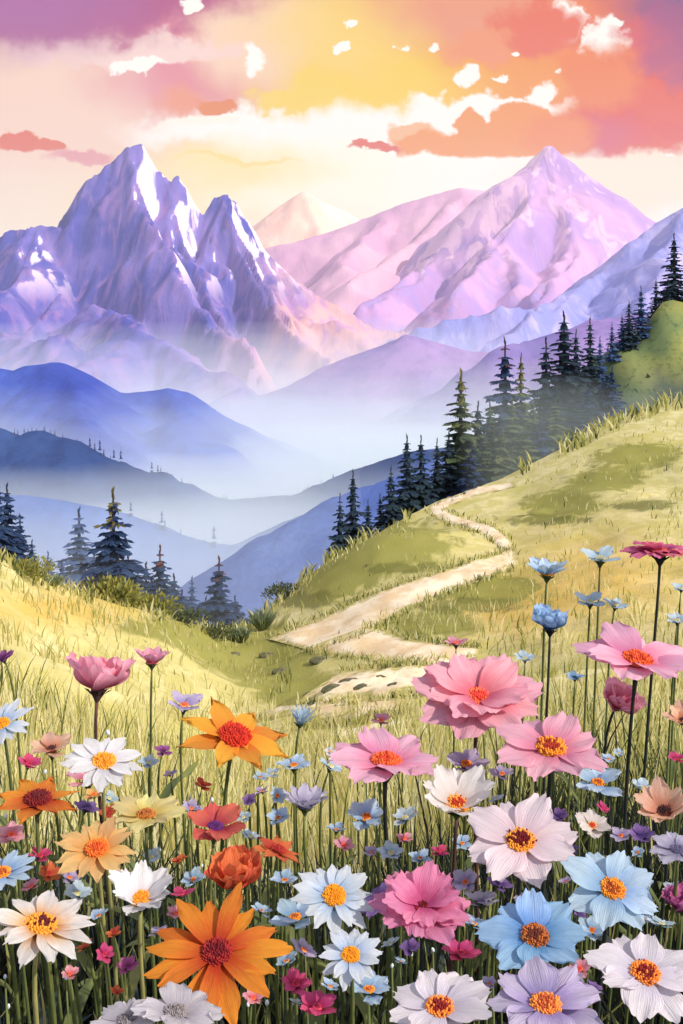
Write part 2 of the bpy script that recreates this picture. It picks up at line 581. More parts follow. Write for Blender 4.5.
def land(name, label, ridges, slope, mat, xr, yr, n=(200, 120), rough=0.0, rscale=1.0, floor=-430.0, ease=0.0, ridged=True):
    """height field: the upper envelope of ridge lines (pixel, pixel, distance) that fall off at a slope"""
    xs = np.linspace(*xr, n[0])
    ys = np.linspace(*yr, n[1])
    X, Yg = np.meshgrid(xs, ys)
    Z = np.full(X.shape, floor - 200.0)
    span = yr[1] - yr[0]
    wx = X + 0.02 * span * fbm(X / span * 9, Yg / span * 9, 3)
    wy = Yg + 0.02 * span * fbm(X / span * 9 + 40, Yg / span * 9 + 7, 3)
    for rd in ridges:
        sl_ = slope
        if isinstance(rd, tuple):
            sl_, rd = rd
        pts = [W(*p) for p in rd]
        for a, b in zip(pts[:-1], pts[1:]):
            d = Vector((b.x - a.x, b.y - a.y))
            L2 = max(d.length_squared, 1e-6)
            t = np.clip(((wx - a.x) * d.x + (wy - a.y) * d.y) / L2, 0, 1)
            # exact along the line itself, warped away from it
            t0 = np.clip(((X - a.x) * d.x + (Yg - a.y) * d.y) / L2, 0, 1)
            dist0 = np.hypot(X - a.x - t0 * d.x, Yg - a.y - t0 * d.y)
            dist = np.minimum(np.hypot(wx - a.x - t * d.x, wy - a.y - t * d.y), dist0 * 1.6)
            h = a.z + t0 * (b.z - a.z)
            drop = sl_ * dist
            if ease:
                drop = sl_ * dist * dist / (dist + ease)
            Z = np.maximum(Z, h - drop)
            # noise grows away from the crest
    if rough:
        top = max(W(*p).z for rd in ridges for p in (rd[1] if isinstance(rd, tuple) else rd))
        low = np.clip((top - Z) / max(top - floor, 1), 0, 1)
        Z = Z + rough * np.clip(0.06 + low * 1.1, 0, 1) * (fbm(X / rscale, Yg / (rscale * 1.6), 5, 0.52, ridged) - (0.5 if ridged else 0))
    Z = np.maximum(Z, floor)
    V3 = np.stack([X, Yg, Z], -1).reshape(-1, 3)
    i3 = np.arange(n[0] * n[1]).reshape(n[1], n[0])
    fc = np.stack([i3[:-1, :-1], i3[:-1, 1:], i3[1:, 1:], i3[1:, :-1]], -1).reshape(-1, 4).tolist()
    o = mesh_obj(name, V3, fc, mat)
    tag(o, label, kind='structure')
    return o


def rock_mat(c1, c2, snow=None, s_lo=0.5, s_hi=0.56, scale=1.0, tint=None, aspect=0.35, low=False):  # snow also takes the colour of the painted lit stripe
    m, nt = new_mat('mountain_rock')
    co = nt.coord('Object')
    k = 1 / 1000 * scale
    n1 = nt.noise(nt.scaled(co, (k, k, k * 0.6)), 2.0, 5, 0.55, dist=0.4)
    n2 = nt.noise(nt.scaled(co, (k * 2.2, k, k * 0.45)), 4.0, 4, 0.55, dist=1.0)
    c = nt.mix(nt.step(n1, 0.4, 0.62), lin(*c1), lin(*c2))
    if tint:
        c = nt.mix(nt.step(n2, 0.46, 0.68, 0, 0.6), c, lin(*tint))
    if low:                                                # peach light on the right-hand flank, painted into the rock colour
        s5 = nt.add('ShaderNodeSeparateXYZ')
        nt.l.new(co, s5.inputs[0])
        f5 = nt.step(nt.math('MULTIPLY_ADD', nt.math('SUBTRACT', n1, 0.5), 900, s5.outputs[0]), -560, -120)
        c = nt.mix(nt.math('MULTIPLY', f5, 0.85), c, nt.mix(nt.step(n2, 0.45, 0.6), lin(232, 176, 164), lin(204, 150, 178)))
    if snow:
        g = nt.add('ShaderNodeNewGeometry')
        s3 = nt.add('ShaderNodeSeparateXYZ')
        nt.l.new(g.outputs['Normal'], s3.inputs[0])
        s4 = nt.add('ShaderNodeSeparateXYZ')
        nt.l.new(co, s4.inputs[0])
        f = nt.math('MULTIPLY_ADD', s3.outputs[0], aspect, n2)                 # snow and painted lit stripes keep to slopes facing one side
        f = nt.math('ADD', f, nt.math('MULTIPLY', nt.step(s4.outputs[2], 0, 750), 0.12))
        f = nt.math('MULTIPLY', nt.step(f, s_lo, s_hi), nt.step(s4.outputs[2], -40, 220))
        c = nt.mix(f, c, lin(*snow))
    finish(nt, c, 0.95, n2, 0.35, 30.0, 0, 0.02)
    return m


def hill_mat(c1, c2, scale):  # the blue of distant air is painted into these forest colours
    m, nt = new_mat('hazed_hill_forest')
    co = nt.coord('Object')
    n1 = nt.noise(co, scale, 5, 0.6)
    n2 = nt.noise(nt.scaled(co, (1, 1, 0.4)), scale * 9, 4, 0.6)
    c = nt.mix(nt.step(n1, 0.38, 0.64), lin(*c1), lin(*c2))
    c = nt.mix(nt.step(n2, 0.45, 0.7, 0, 0.35), c, lin(*[v * 0.8 for v in c1]))
    finish(nt, c, 0.95, n2, 0.25, 0.6 / scale / 9, 0, 0.02)
    return m


YM = 6000
A = YM
mountain = land('mountain', 'snow-streaked violet twin-peaked mountain, tallest on the left', [
    [(-500, 330, A), (-200, 270, A), (-60, 262, A), (0, 241, A - 100), (20, 229, A - 150), (38, 226, A - 150), (56, 231, A - 80), (66, 215, A), (78, 192, A), (86, 180, A), (95, 176, A),
     (106, 166, A), (119, 154, A), (127, 144, A), (136, 159, A), (146, 172, A), (152, 181, A), (160, 184, A), (166, 177, A), (174, 184, A),
     (184, 202, A), (190, 217, A), (197, 232, A), (206, 214, A), (214, 199, A), (222, 197, A), (234, 204, A), (246, 221, A), (262, 249, A),
     (290, 276, A), (318, 290, A), (346, 300, A), (400, 325, A), (470, 350, A), (600, 380, A)],
    (0.9, [(60, 292, A - 700), (30, 325, A - 1200), (-20, 350, A - 1800)]),
    (1.75, [(127, 144, A), (144, 200, A - 260), (166, 250, A - 600), (205, 300, A - 1100), (262, 362, A - 2000)]),
    (1.75, [(166, 177, A), (184, 250, A - 300), (214, 300, A - 800), (252, 345, A - 1400)]),
    (1.7, [(222, 197, A), (238, 250, A - 300), (268, 300, A - 750), (330, 350, A - 1400)]),
    (1.9, [(222, 197, A), (213, 245, A - 200), (208, 285, A - 500)]),
    (0.55, [(285, 276, A - 60), (316, 318, A - 500), (380, 350, A - 1100), (450, 376, A - 1700)]),
    (0.6, [(262, 262, A - 40), (290, 320, A - 600), (330, 362, A - 1300)]),
    (0.9, [(38, 230, A - 170), (20, 280, A - 700), (-30, 330, A - 1500)]),
    (0.6, [(86, 300, A - 1000), (110, 322, A - 1400), (134, 336, A - 1800), (176, 342, A - 2000), (240, 382, A - 2500)]),
    (0.6, [(134, 336, A - 1800), (80, 368, A - 2400)]),
    (0.6, [(10, 330, A - 1500), (50, 350, A - 2000)]),
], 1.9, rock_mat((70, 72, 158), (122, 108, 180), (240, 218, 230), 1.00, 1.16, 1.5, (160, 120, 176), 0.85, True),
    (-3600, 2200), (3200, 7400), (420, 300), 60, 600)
B = 8200
land('mountain', 'pink and lilac pyramid-shaped mountain at the right', [
    [(250, 330, B), (360, 290, B), (420, 262, B), (470, 236, B), (490, 212, B), (508, 192, B), (520, 172, B), (534, 155, B), (546, 145, B), (556, 153, B),
     (568, 168, B), (584, 184, B), (610, 205, B), (640, 221, B), (662, 225, B), (700, 240, B), (800, 290, B), (1000, 330, B)],
    [(546, 145, B), (538, 190, B - 400), (505, 240, B - 1100), (455, 285, B - 2200)],
    [(546, 145, B), (560, 200, B - 500), (580, 250, B - 1200), (540, 300, B - 2400)],
    [(610, 205, B), (630, 255, B - 900), (640, 300, B - 2000)],
    [(505, 240, B - 1100), (520, 280, B - 1900)],
    [(470, 236, B), (420, 275, B - 900), (360, 300, B - 1800)],
], 0.85, rock_mat((176, 138, 192), (208, 160, 198), (236, 190, 212), 0.60, 0.74, 0.9, (160, 144, 208), -0.22),  # pink lit stripe painted on, passed in as the snow colour
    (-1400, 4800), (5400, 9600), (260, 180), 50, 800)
B = 9800
land('mountain', 'low rounded rosy mountain ridge in the centre distance', [
    [(60, 330, B), (200, 280, B), (262, 251, B), (300, 240, B), (340, 226, B), (390, 208, B), (430, 195, B), (460, 188, B), (478, 190, B), (496, 201, B), (560, 240, B), (700, 300, B)],
    [(460, 188, B), (420, 235, B - 900), (350, 285, B - 2000)],
    [(390, 208, B), (340, 260, B - 1200)],
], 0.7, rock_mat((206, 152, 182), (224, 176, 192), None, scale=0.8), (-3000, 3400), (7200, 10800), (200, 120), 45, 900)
B = 11800
land('mountain', 'faint peach peak in the far centre distance', [
    [(120, 300, B), (220, 245, B), (258, 222, B), (280, 205, B), (305, 191, B), (322, 201, B), (348, 210, B), (400, 250, B), (520, 300, B)],
    [(305, 191, B), (325, 240, B - 900)],
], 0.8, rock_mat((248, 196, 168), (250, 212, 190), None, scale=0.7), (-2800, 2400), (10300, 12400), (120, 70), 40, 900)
B = 5200
land('mountain', 'pale lavender mountain spur rising at the right edge', [
    [(340, 345, B), (430, 322, B), (500, 310, B), (560, 292, B), (610, 262, B), (645, 228, B), (683, 205, B), (730, 180, B), (820, 210, B), (1000, 250, B)],
    [(610, 262, B), (560, 310, B - 700), (480, 345, B - 1300)],
    [(683, 205, B), (660, 280, B - 800), (600, 330, B - 1500)],
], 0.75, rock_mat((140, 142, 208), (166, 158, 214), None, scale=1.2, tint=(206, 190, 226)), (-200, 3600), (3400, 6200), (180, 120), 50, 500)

B = 3000
land('hill', 'lilac wooded hill sloping down into the valley mist at centre', [
    [(200, 470, B), (300, 446, B), (341, 436, B), (380, 420, B), (420, 396, B), (470, 366, B), (520, 345, B), (600, 320, B), (900, 280, B)]],
    0.55, hill_mat((128, 108, 176), (158, 128, 186), 0.004), (-700, 2200), (1900, 3700), (180, 90), 26, 260, ridged=False)
B = 3600
land('hill', 'purple hill with a thin dark crest behind the valley at centre', [
    [(230, 400, B), (320, 380, B), (385, 345, B), (405, 333, B), (430, 340, B), (470, 350, B), (510, 353, B), (600, 352, B)],
    ], 0.5, hill_mat((138, 116, 178), (164, 132, 184), 0.003), (-500, 1600), (2700, 4300), (140, 80), 24, 300, ridged=False)
B = 2000
R1C = [(-500, 420, B), (-150, 380, B), (0, 367, B), (20, 371, B), (40, 364, B), (62, 362, B), (90, 375, B), (122, 393, B), (150, 390, B), (168, 387, B), (190, 392, B),
       (206, 402, B), (216, 418, B), (240, 430, B), (262, 440, B), (268, 460, B), (330, 520, B)]
land('hill', 'deep blue rounded hill across the valley on the left', [R1C, [(62, 362, B), (90, 420, B - 350)], [(168, 387, B), (190, 440, B - 300)]],
     0.6, hill_mat((54, 74, 164), (70, 94, 182), 0.006), (-1900, 420), (1300, 2600), (190, 90), 10, 160, ridged=False)
B = 1200
R2C = [(-500, 440, B), (-120, 420, B), (0, 425, B), (20, 433, B), (45, 428, B), (70, 440, B), (110, 460, B), (150, 470, B), (180, 480, B), (195, 493, B), (230, 497, B),
       (290, 497, B), (312, 487, B), (340, 474, B), (400, 455, B), (480, 440, B), (800, 420, B)]
land('hill', 'dark crested blue ridge dipping to the centre of the valley', [R2C], 0.6, hill_mat((42, 62, 110), (56, 80, 130), 0.01), (-1000, 620), (780, 1600), (200, 90), 6, 90, ridged=False)
B = 800
R3C = [(-500, 470, B), (-60, 488, B), (40, 495, B), (90, 505, B), (130, 513, B), (170, 530, B), (210, 543, B), (250, 548, B), (275, 530, B), (300, 515, B), (340, 503, B), (420, 480, B), (700, 440, B)]
land('hill', 'mid blue wooded ridge low in the valley, nearest of the misty ridges', [R3C], 0.55, hill_mat((70, 98, 166), (90, 118, 182), 0.014), (-700, 420), (520, 1100), (180, 80), 4, 60, ridged=False)
B = 480
R5C = [(150, 668, B), (215, 602, B), (250, 562, B), (290, 524, B), (330, 500, B), (400, 470, B), (520, 420, B), (800, 330, B)]
land('hill', 'steep indigo slope running down from behind the knoll', [R5C], 0.6, hill_mat((96, 118, 182), (116, 138, 198), 0.02), (-160, 420), (330, 640), (120, 70), 3, 40, ridged=False)

# wooded hillside at the right, just beyond the meadow
HS = [(290, 640, 74), (320, 585, 76), (342, 556, 80), (400, 524, 86), (470, 498, 94), (520, 468, 100), (560, 438, 105), (600, 400, 109), (640, 348, 112), (683, 300, 116), (760, 262, 122), (1000, 230, 140), (1400, 220, 150)]
m, nt = new_mat('hillside_turf')
co = nt.coord('Object')
n1 = nt.noise(co, 0.10, 4, 0.6)
n2 = nt.noise(co, 1.5, 4, 0.65)
sz = nt.add('ShaderNodeSeparateXYZ')
nt.l.new(co, sz.inputs[0])
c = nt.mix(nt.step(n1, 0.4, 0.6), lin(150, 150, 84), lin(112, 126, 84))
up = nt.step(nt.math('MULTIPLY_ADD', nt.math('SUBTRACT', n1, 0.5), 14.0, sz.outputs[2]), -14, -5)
c = nt.mix(up, lin(64, 84, 98), c)  # lit olive top and misty blue foot painted into the turf
c = nt.mix(nt.step(n2, 0.5, 0.7, 0, 0.5), c, lin(60, 74, 56))
finish(nt, c, 0.95, n2, 0.3, 0.2, 0, 0.03)
HSD = {}
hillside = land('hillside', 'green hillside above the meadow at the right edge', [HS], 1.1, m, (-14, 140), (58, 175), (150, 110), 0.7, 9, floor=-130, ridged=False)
hv = np.array([v.co[:] for v in hillside.data.vertices])
hz_grid = hv[:, 2].reshape(110, 150)
hxs, hys = np.linspace(-14, 140, 150), np.linspace(58, 175, 110)


def base_z(x, y):
    z = float(gz(x, y))
    if hxs[0] < x < hxs[-1] and hys[0] < y < hys[-1]:
        i = int((x - hxs[0]) / (hxs[1] - hxs[0]))
        j = int((y - hys[0]) / (hys[1] - hys[0]))
        z = max(z, float(hz_grid[j, i]))
    return z


m_floor = hill_mat((96, 112, 150), (116, 128, 160), 0.003)
vf = mesh_obj('valley_floor', [(-9000, 100, -432), (9000, 100, -432), (9000, 12900, -432), (-9000, 12900, -432)], [(0, 1, 2, 3)], m_floor)
tag(vf, 'flat valley bottom far below the meadow', kind='structure')


# ---------------------------------------------------------------- air and mist
def air(name, label, x, y, z, dens, colr, aniso=0.0):
    (x0, x1), (y0, y1), (z0, z1) = x, y, z
    v = [(a, b, c_) for c_ in (z0, z1) for b in (y0, y1) for a in (x0, x1)]
    f = [(0, 2, 3, 1), (4, 5, 7, 6), (0, 1, 5, 4), (2, 6, 7, 3), (0, 4, 6, 2), (1, 3, 7, 5)]
    m, nt = new_mat(name + '_air')
    p = nt.add('ShaderNodeVolumePrincipled')
    p.inputs['Color'].default_value = colr
    p.inputs['Density'].default_value = dens
    p.inputs['Anisotropy'].default_value = aniso
    o = nt.add('ShaderNodeOutputMaterial')
    nt.l.new(p.outputs[0], o.inputs['Volume'])
    ob = mesh_obj(name, v, f, m, smooth=False)
    tag(ob, label, kind='stuff')
    return ob


air('haze', 'thin bluish air over the whole valley', (-9500, 9500), (-60, 13200), (-433.5, 1500), 0.000032, (0.93, 0.95, 1.0, 1))
for zt, y1, dn in ((-95, 7500, 0.00010), (-150, 7400, 0.00016), (-215, 7300, 0.00030), (-290, 7200, 0.0009)):
    air('mist', 'white mist lying in layers at the feet of the mountains', (-6000 - zt, 6000 + zt), (2250 - zt * 0.1, y1), (-431 + zt * 0.001, zt), dn, (0.95, 0.99, 1.0, 1), -0.35)
for zt, y1, dn in ((-148, 2150, 0.0005), (-185, 2140, 0.0010), (-235, 2130, 0.0045)):
    air('mist', 'blue-white mist between the blue hill and the dark ridge', (-3000 - zt, 2400 + zt), (1260 - zt * 0.1, y1), (-430.5 + zt * 0.001, zt), dn, (0.92, 0.99, 1.0, 1), -0.35)
for zt, y1, dn in ((-172, 1250, 0.0016), (-205, 1240, 0.0045)):
    air('mist', 'blue-white mist in front of the dark ridge', (-1500 - zt, 1200 + zt), (840 - zt * 0.1, y1), (-430 + zt * 0.001, zt), dn, (0.92, 0.99, 1.0, 1), -0.35)
for zt, y1, dn in ((-128, 830, 0.0014), (-150, 825, 0.0026)):
    air('mist', 'thin mist in the near valley below the meadow', (-900 - zt, 700 + zt), (430 - zt * 0.1, y1), (-429 + zt * 0.001, zt), dn, (0.89, 0.97, 1.0, 1), -0.35)
air('mist', 'thin mist hanging among the firs of the right hillside', (10, 23), (66, 128), (-60, -7.0), 0.006, (0.84, 0.97, 1.0, 1))
air('mist', 'thin mist hanging among the firs behind the left meadow', (-70, 2), (66, 125), (-60, -18.5), 0.0055, (0.84, 0.94, 1.0, 1))

# ---------------------------------------------------------------- conifers
def fir_mats(kind):
    a, b = {'dark': ((34, 50, 70), (46, 66, 74)), 'green': ((70, 86, 62), (100, 108, 64)), 'blue': ((58, 82, 128), (74, 98, 142)), 'navy': ((36, 54, 92), (48, 70, 104))}[kind]  # the blue kind has distance haze painted into its needles
    return plain_mat('fir_needles', a, b, 0.9, 0.9, 0.12, 0.0, vary=0.25)


BARK = plain_mat('fir_bark', (78, 62, 52), (58, 48, 44), 6, 0.95)


def crown_mesh(mat, H=10.0, rad=2.0, seed=1, tiers=15, tip=None):
    r = random.Random(seed)
    V_, F_, MI = [], [], []

    def leafpoly(p, d, side, ln, wd, mi):
        b = len(V_)
        n_ = Vector((0, 0, 1))
        V_.extend([p - side * wd * 0.35, p + d * ln * 0.45 - side * wd, p + d * ln, p + d * ln * 0.5 + side * wd, p + side * wd * 0.35])
        F_.append((b, b + 1, b + 2, b + 3, b + 4))
        MI.append(mi)

    for i in range(tiers):
        t = (i + r.uniform(-0.25, 0.25)) / tiers
        t = min(max(t, 0), 1)
        z = H * (0.10 + 0.86 * t)
        swing = 0.85 + 0.25 * math.sin(i * 2.4 + seed) + r.uniform(-0.1, 0.1)
        rr = rad * (1 - t) ** 0.85 * swing + 0.12
        nb = 11 if t < 0.6 else 8
        for k in range(nb):
            if r.random() < 0.10:
                continue
            a = 2 * PI * (k + r.uniform(-0.35, 0.35)) / nb + i * 0.9
            rl = rr * r.uniform(0.65, 1.12)
            out = Vector((math.cos(a), math.sin(a), 0))
            mi = 1 if (tip and r.random() < (t - 0.74) * 2.0) else 0
            steps = 4 if t < 0.75 else 3
            for s in range(steps):
                f0 = s / steps
                droop = -0.30 * rl * f0 ** 1.2 + 0.16 * rl * max(0, f0 - 0.65) * 2
                p = Vector((out.x * rl * f0, out.y * rl * f0, z + droop))
                for sd in (-1, 0, 1):
                    aa = a + sd * r.uniform(0.5, 0.95)
                    d = Vector((math.cos(aa), math.sin(aa), r.uniform(-0.95, -0.25))).normalized()
                    sdv = Vector((-math.sin(aa), math.cos(aa), r.uniform(-0.5, 0.5))).normalized()
                    ln = rl * (0.46 if sd == 0 else 0.34) * r.uniform(0.8, 1.25) + 0.1
                    leafpoly(p, d, sdv, ln, ln * 0.34, mi)
            if i % 2 == 0:                                     # inner hanging twigs close the core
                d = Vector((out.x * 0.25, out.y * 0.25, -1)).normalized()
                leafpoly(Vector((out.x * rl * 0.2, out.y * rl * 0.2, z)), d, Vector((-out.y, out.x, 0)), H / tiers * 1.6, 0.22 * rl + 0.08, mi)
    for k in range(7):
        a = k * 0.9
        leafpoly(Vector((0, 0, H * (0.9 + 0.012 * k))), Vector((math.cos(a) * 0.16, math.sin(a) * 0.16, 1)).normalized(),
                 Vector((-math.sin(a), math.cos(a), 0)), H * 0.05, 0.06, 1 if tip else 0)
    return V_, F_, MI


def make_fir(kind, seed, rad, tip=None, tiers=19):
    mats = [fir_mats(kind)] + ([tip] if tip else [])
    v, f, mi = crown_mesh(mats, 10, rad, seed, tiers + seed % 3, tip)
    crown = mesh_obj('crown', v, f, mats, smooth=False, mi=mi)
    tv, tf = tube([(0, 0, -0.6), (0.03, 0.02, 4), (0, 0, 9.7)], [0.24, 0.15, 0.03], 8)
    trunk = mesh_obj('trunk', tv, tf, BARK)
    out = (crown.data, trunk.data)
    bpy.data.objects.remove(crown)
    bpy.data.objects.remove(trunk)
    return out


GOLDTIP = plain_mat('fir_golden_growth', (142, 124, 66), (104, 100, 60), 1.2, 0.9, 0.1)  # golden colour of the tip growth
RUSTTIP = plain_mat('fir_rusty_growth', (128, 74, 66), (86, 66, 66), 1.2, 0.9, 0.1)
FIRS = {
    'dark': [make_fir('dark', s, r_) for s, r_ in ((1, 2.0), (2, 1.7), (3, 2.3), (5, 1.5))],
    'navy': [make_fir('navy', s, r_) for s, r_ in ((1, 2.0), (12, 1.8), (13, 2.2))],
    'green': [make_fir('green', s, r_) for s, r_ in ((7, 2.0), (8, 2.2))],
    'blue': [make_fir('blue', s, r_) for s, r_ in ((4, 1.6), (6, 1.9))],
    'gold': [make_fir('navy', 9, 2.0, GOLDTIP), make_fir('green', 11, 1.7, GOLDTIP)],
    'rust': [make_fir('navy', 10, 2.1, RUSTTIP)],
}
ORD = ['first', 'second', 'third', 'fourth', 'fifth', 'sixth', 'seventh', 'eighth', 'ninth', 'tenth', 'eleventh', 'twelfth', 'thirteenth',
       'fourteenth', 'fifteenth', 'sixteenth', 'seventeenth', 'eighteenth', 'nineteenth', 'twentieth', 'twenty-first', 'twenty-second',
       'twenty-third', 'twenty-fourth', 'twenty-fifth', 'twenty-sixth', 'twenty-seventh', 'twenty-eighth', 'twenty-ninth', 'thirtieth',
       'thirty-first', 'thirty-second', 'thirty-third', 'thirty-fourth', 'thirty-fifth', 'thirty-sixth', 'thirty-seventh', 'thirty-eighth', 'thirty-ninth']
ORD += ['fortieth'] + ['forty-' + q for q in ORD[:9]]


def plant_fir(px, top, Y, kind, label, group, wide=1.0, k=0):
    X = (px - CX) * Y / F
    zb = base_z(X, Y) - 0.15
    H = -(top - HY) * Y / F - zb
    t = empty('fir_tree', (X, Y, zb))
    t.rotation_euler.z = R.uniform(0, 6.28)
    s = H / 10.0
    w = s * wide * (1.55 if px < 300 else 1.3)
    t.scale = (w, w, s)
    var = FIRS[kind]
    cm, tm = var[k % len(var)]
    link_mesh('crown', cm, t, Matrix())
    link_mesh('trunk', tm, t, Matrix())
    tag(t, label, 'tree', group)
    return t


LEFT = [  # px, top row, distance, kind, width, own label
    (-6, 470, 70, 'navy', 1.0, None), (7, 483, 72, 'navy', 0.9, 'dark fir cut by the left edge, its top beside the misty ridge'),
    (20, 514, 76, 'navy', 0.9, 'short dark fir next to the taller one at the left edge'), (32, 540, 78, 'navy', 0.9, None), (48, 552, 92, 'blue', 1.1, None),
    (62, 560, 90, 'blue', 1.0, None),
    (79, 508, 104, 'blue', 1.1, 'pale blue slender fir left of the tall gold-tipped fir'), (94, 552, 96, 'blue', 1.0, None),
    (113, 488, 84, 'gold', 0.98, 'tall dark fir with a golden tip behind the left meadow'), (102, 548, 88, 'navy', 1.2, None), (128, 552, 88, 'navy', 1.2, None),
    (146, 562, 90, 'navy', 1.2, None), (160, 546, 86, 'rust', 1.0, 'rusty-tipped fir right of the tall gold-tipped fir'), (174, 574, 92, 'navy', 1.3, None),
    (192, 576, 90, 'blue', 0.8, 'thin bluish fir between the two rusty-tipped firs'), (206, 596, 90, 'navy', 1.3, None),
    (219, 556, 84, 'rust', 1.0, 'rusty-tipped fir standing where the meadow dips lowest'), (235, 596, 88, 'navy', 1.2, 'short stout fir just right of the lowest rusty-tipped fir'),
    (250, 612, 90, 'blue', 1.2, None), (182, 590, 82, 'navy', 1.2, None), (152, 578, 80, 'navy', 1.3, None), (118, 556, 78, 'navy', 1.3, None), (70, 586, 74, 'navy', 1.4, None), (90, 590, 74, 'navy', 1.4, None), (136, 590, 76, 'navy', 1.5, None), (166, 600, 78, 'navy', 1.5, None), (198, 606, 78, 'navy', 1.4, None), (228, 612, 80, 'navy', 1.4, None), (40, 566, 72, 'navy', 1.3, None), (246, 618, 84, 'blue', 1.3, None), (104, 572, 74, 'navy', 1.4, None)]
RIGHT = [
    (340, 494, 84, 'dark', 0.75, 'outermost small dark fir left of the knoll crest, alone against blue mist'),
    (353, 470, 86, 'dark', 0.8, 'slim fir rising second from the lower end of the right stand'), (368, 500, 88, 'dark', 0.9, None),
    (380, 494, 90, 'dark', 0.9, None), (391, 466, 90, 'dark', 0.9, None), (407, 434, 92, 'dark', 0.95, 'pointed dark fir, tallest of the trio above the knoll'),
    (421, 436, 93, 'dark', 0.9, None), (437, 439, 94, 'dark', 0.9, None), (449, 432, 96, 'dark', 1.1, None),
    (461, 370, 98, 'gold', 1.15, 'tall fir with olive-gold tip, leftmost of the big firs'), (478, 402, 99, 'dark', 1.2, None), (490, 402, 100, 'green', 1.1, None),
    (505, 338, 102, 'rust', 1.05, 'tall green fir with a reddish tip above the path bend'), (521, 354, 102, 'gold', 0.85, 'golden green fir right beside the reddish-tipped fir'),
    (512, 398, 98, 'green', 1.25, None), (534, 404, 100, 'green', 1.3, None), (546, 338, 107, 'dark', 1.0, None), (564, 312, 108, 'dark', 1.25, 'broad dark fir, tallest in the middle of the right stand'),
    (576, 330, 109, 'dark', 0.9, None), (590, 318, 110, 'dark', 0.95, None), (600, 336, 111, 'blue', 1.0, None), (556, 380, 104, 'dark', 1.4, None),
    (580, 388, 105, 'dark', 1.4, None), (604, 372, 107, 'blue', 1.3, None), (612, 322, 112, 'blue', 1.0, None), (622, 314, 113, 'blue', 1.0, None), (629, 300, 113, 'dark', 0.9, None),
    (641, 286, 114, 'blue', 1.0, 'bluish fir with sharp tip beside the olive slope'), (656, 278, 116, 'dark', 0.95, None), (674, 234, 117, 'dark', 1.15, 'dark fir near the right edge, topped highest of all the trees'),
    (668, 276, 116, 'dark', 1.0, None), (688, 262, 118, 'dark', 1.1, None), (704, 240, 120, 'dark', 1.1, None), (548, 420, 101, 'dark', 1.4, None), (612, 366, 106, 'navy', 1.3, None), (596, 398, 101, 'navy', 1.4, None), (616, 392, 99, 'blue', 1.3, None), (570, 410, 101, 'navy', 1.4, None), (486, 436, 94, 'green', 1.5, None), (502, 428, 94, 'green', 1.5, None), (524, 424, 96, 'green', 1.6, None), (540, 416, 97, 'navy', 1.6, None), (556, 400, 99, 'green', 1.5, None), (588, 384, 100, 'navy', 1.5, None), (472, 444, 93, 'navy', 1.4, None)]
for nm, spots in (('valley stand behind the left meadow', LEFT), ('stand on the right hillside', RIGHT)):
    order = sorted(range(len(spots)), key=lambda i: spots[i][0])
    for i, (px, top, Y, kind, wd, lab) in enumerate(spots):
        col_ = {'dark': 'dark', 'green': 'olive green', 'blue': 'hazy blue', 'navy': 'dark blue', 'gold': 'gold-tipped', 'rust': 'rusty-tipped'}[kind]
        l = lab or '%s fir, %s tree from the left in the %s' % (col_, ORD[order.index(i)], nm)
        plant_fir(px, top, Y, kind, l, 'firs in the ' + nm, wd, i)

# tiny firs along the crests of the far ridges
v, f, mi = crown_mesh(None, 10, 1.9, 21, 7)
FAR_ME = []
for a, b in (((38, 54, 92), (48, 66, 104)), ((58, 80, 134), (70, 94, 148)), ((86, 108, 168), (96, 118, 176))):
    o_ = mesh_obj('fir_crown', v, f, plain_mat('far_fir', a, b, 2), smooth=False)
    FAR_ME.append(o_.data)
    bpy.data.objects.remove(o_)


def far_firs(crest, Y, rng, n, hpx, me, label, group, lumps=()):
    xs = [p[0] for p in crest]
    ys = [p[1] for p in crest]
    spots = [(R.uniform(*rng), R.uniform(*hpx)) for _ in range(n)] + list(lumps)
    for px, h in spots:
        py = np.interp(px, xs, ys)
        p = W(px, py, Y)
        o = bpy.data.objects.new('distant_fir', me)
        C.objects.link(o)
        s = h * Y / F / 10
        o.location = (p.x, Y - 1, p.z - 3.0 - 0.14 * h * Y / F)
        o.scale = (s * 1.05, s * 1.05, s * 1.25)
        o.rotation_euler.z = R.uniform(0, 6)
        tag(o, label, 'tree', group)


far_firs(R2C, B2 := 1200, (14, 190), 26, (4, 9), FAR_ME[0], 'tiny dark fir on the crest of the dark misty ridge', 'distant firs on the dark ridge crest',
         [(90, 17), (95, 14), (100, 20), (104, 12), (114, 16), (121, 17), (152, 13), (158, 12), (161, 10)])
far_firs(R2C, 1200, (195, 335), 24, (3.5, 7), FAR_ME[1], 'tiny fir along the low middle of the misty ridge', 'distant firs on the low middle crest')
far_firs(R3C, 800, (60, 250), 24, (4, 9), FAR_ME[1], 'tiny blue fir on the nearest misty ridge', 'distant firs on the nearest misty ridge',
         [(131, 18), (162, 22), (165, 14), (214, 24), (181, 10)])

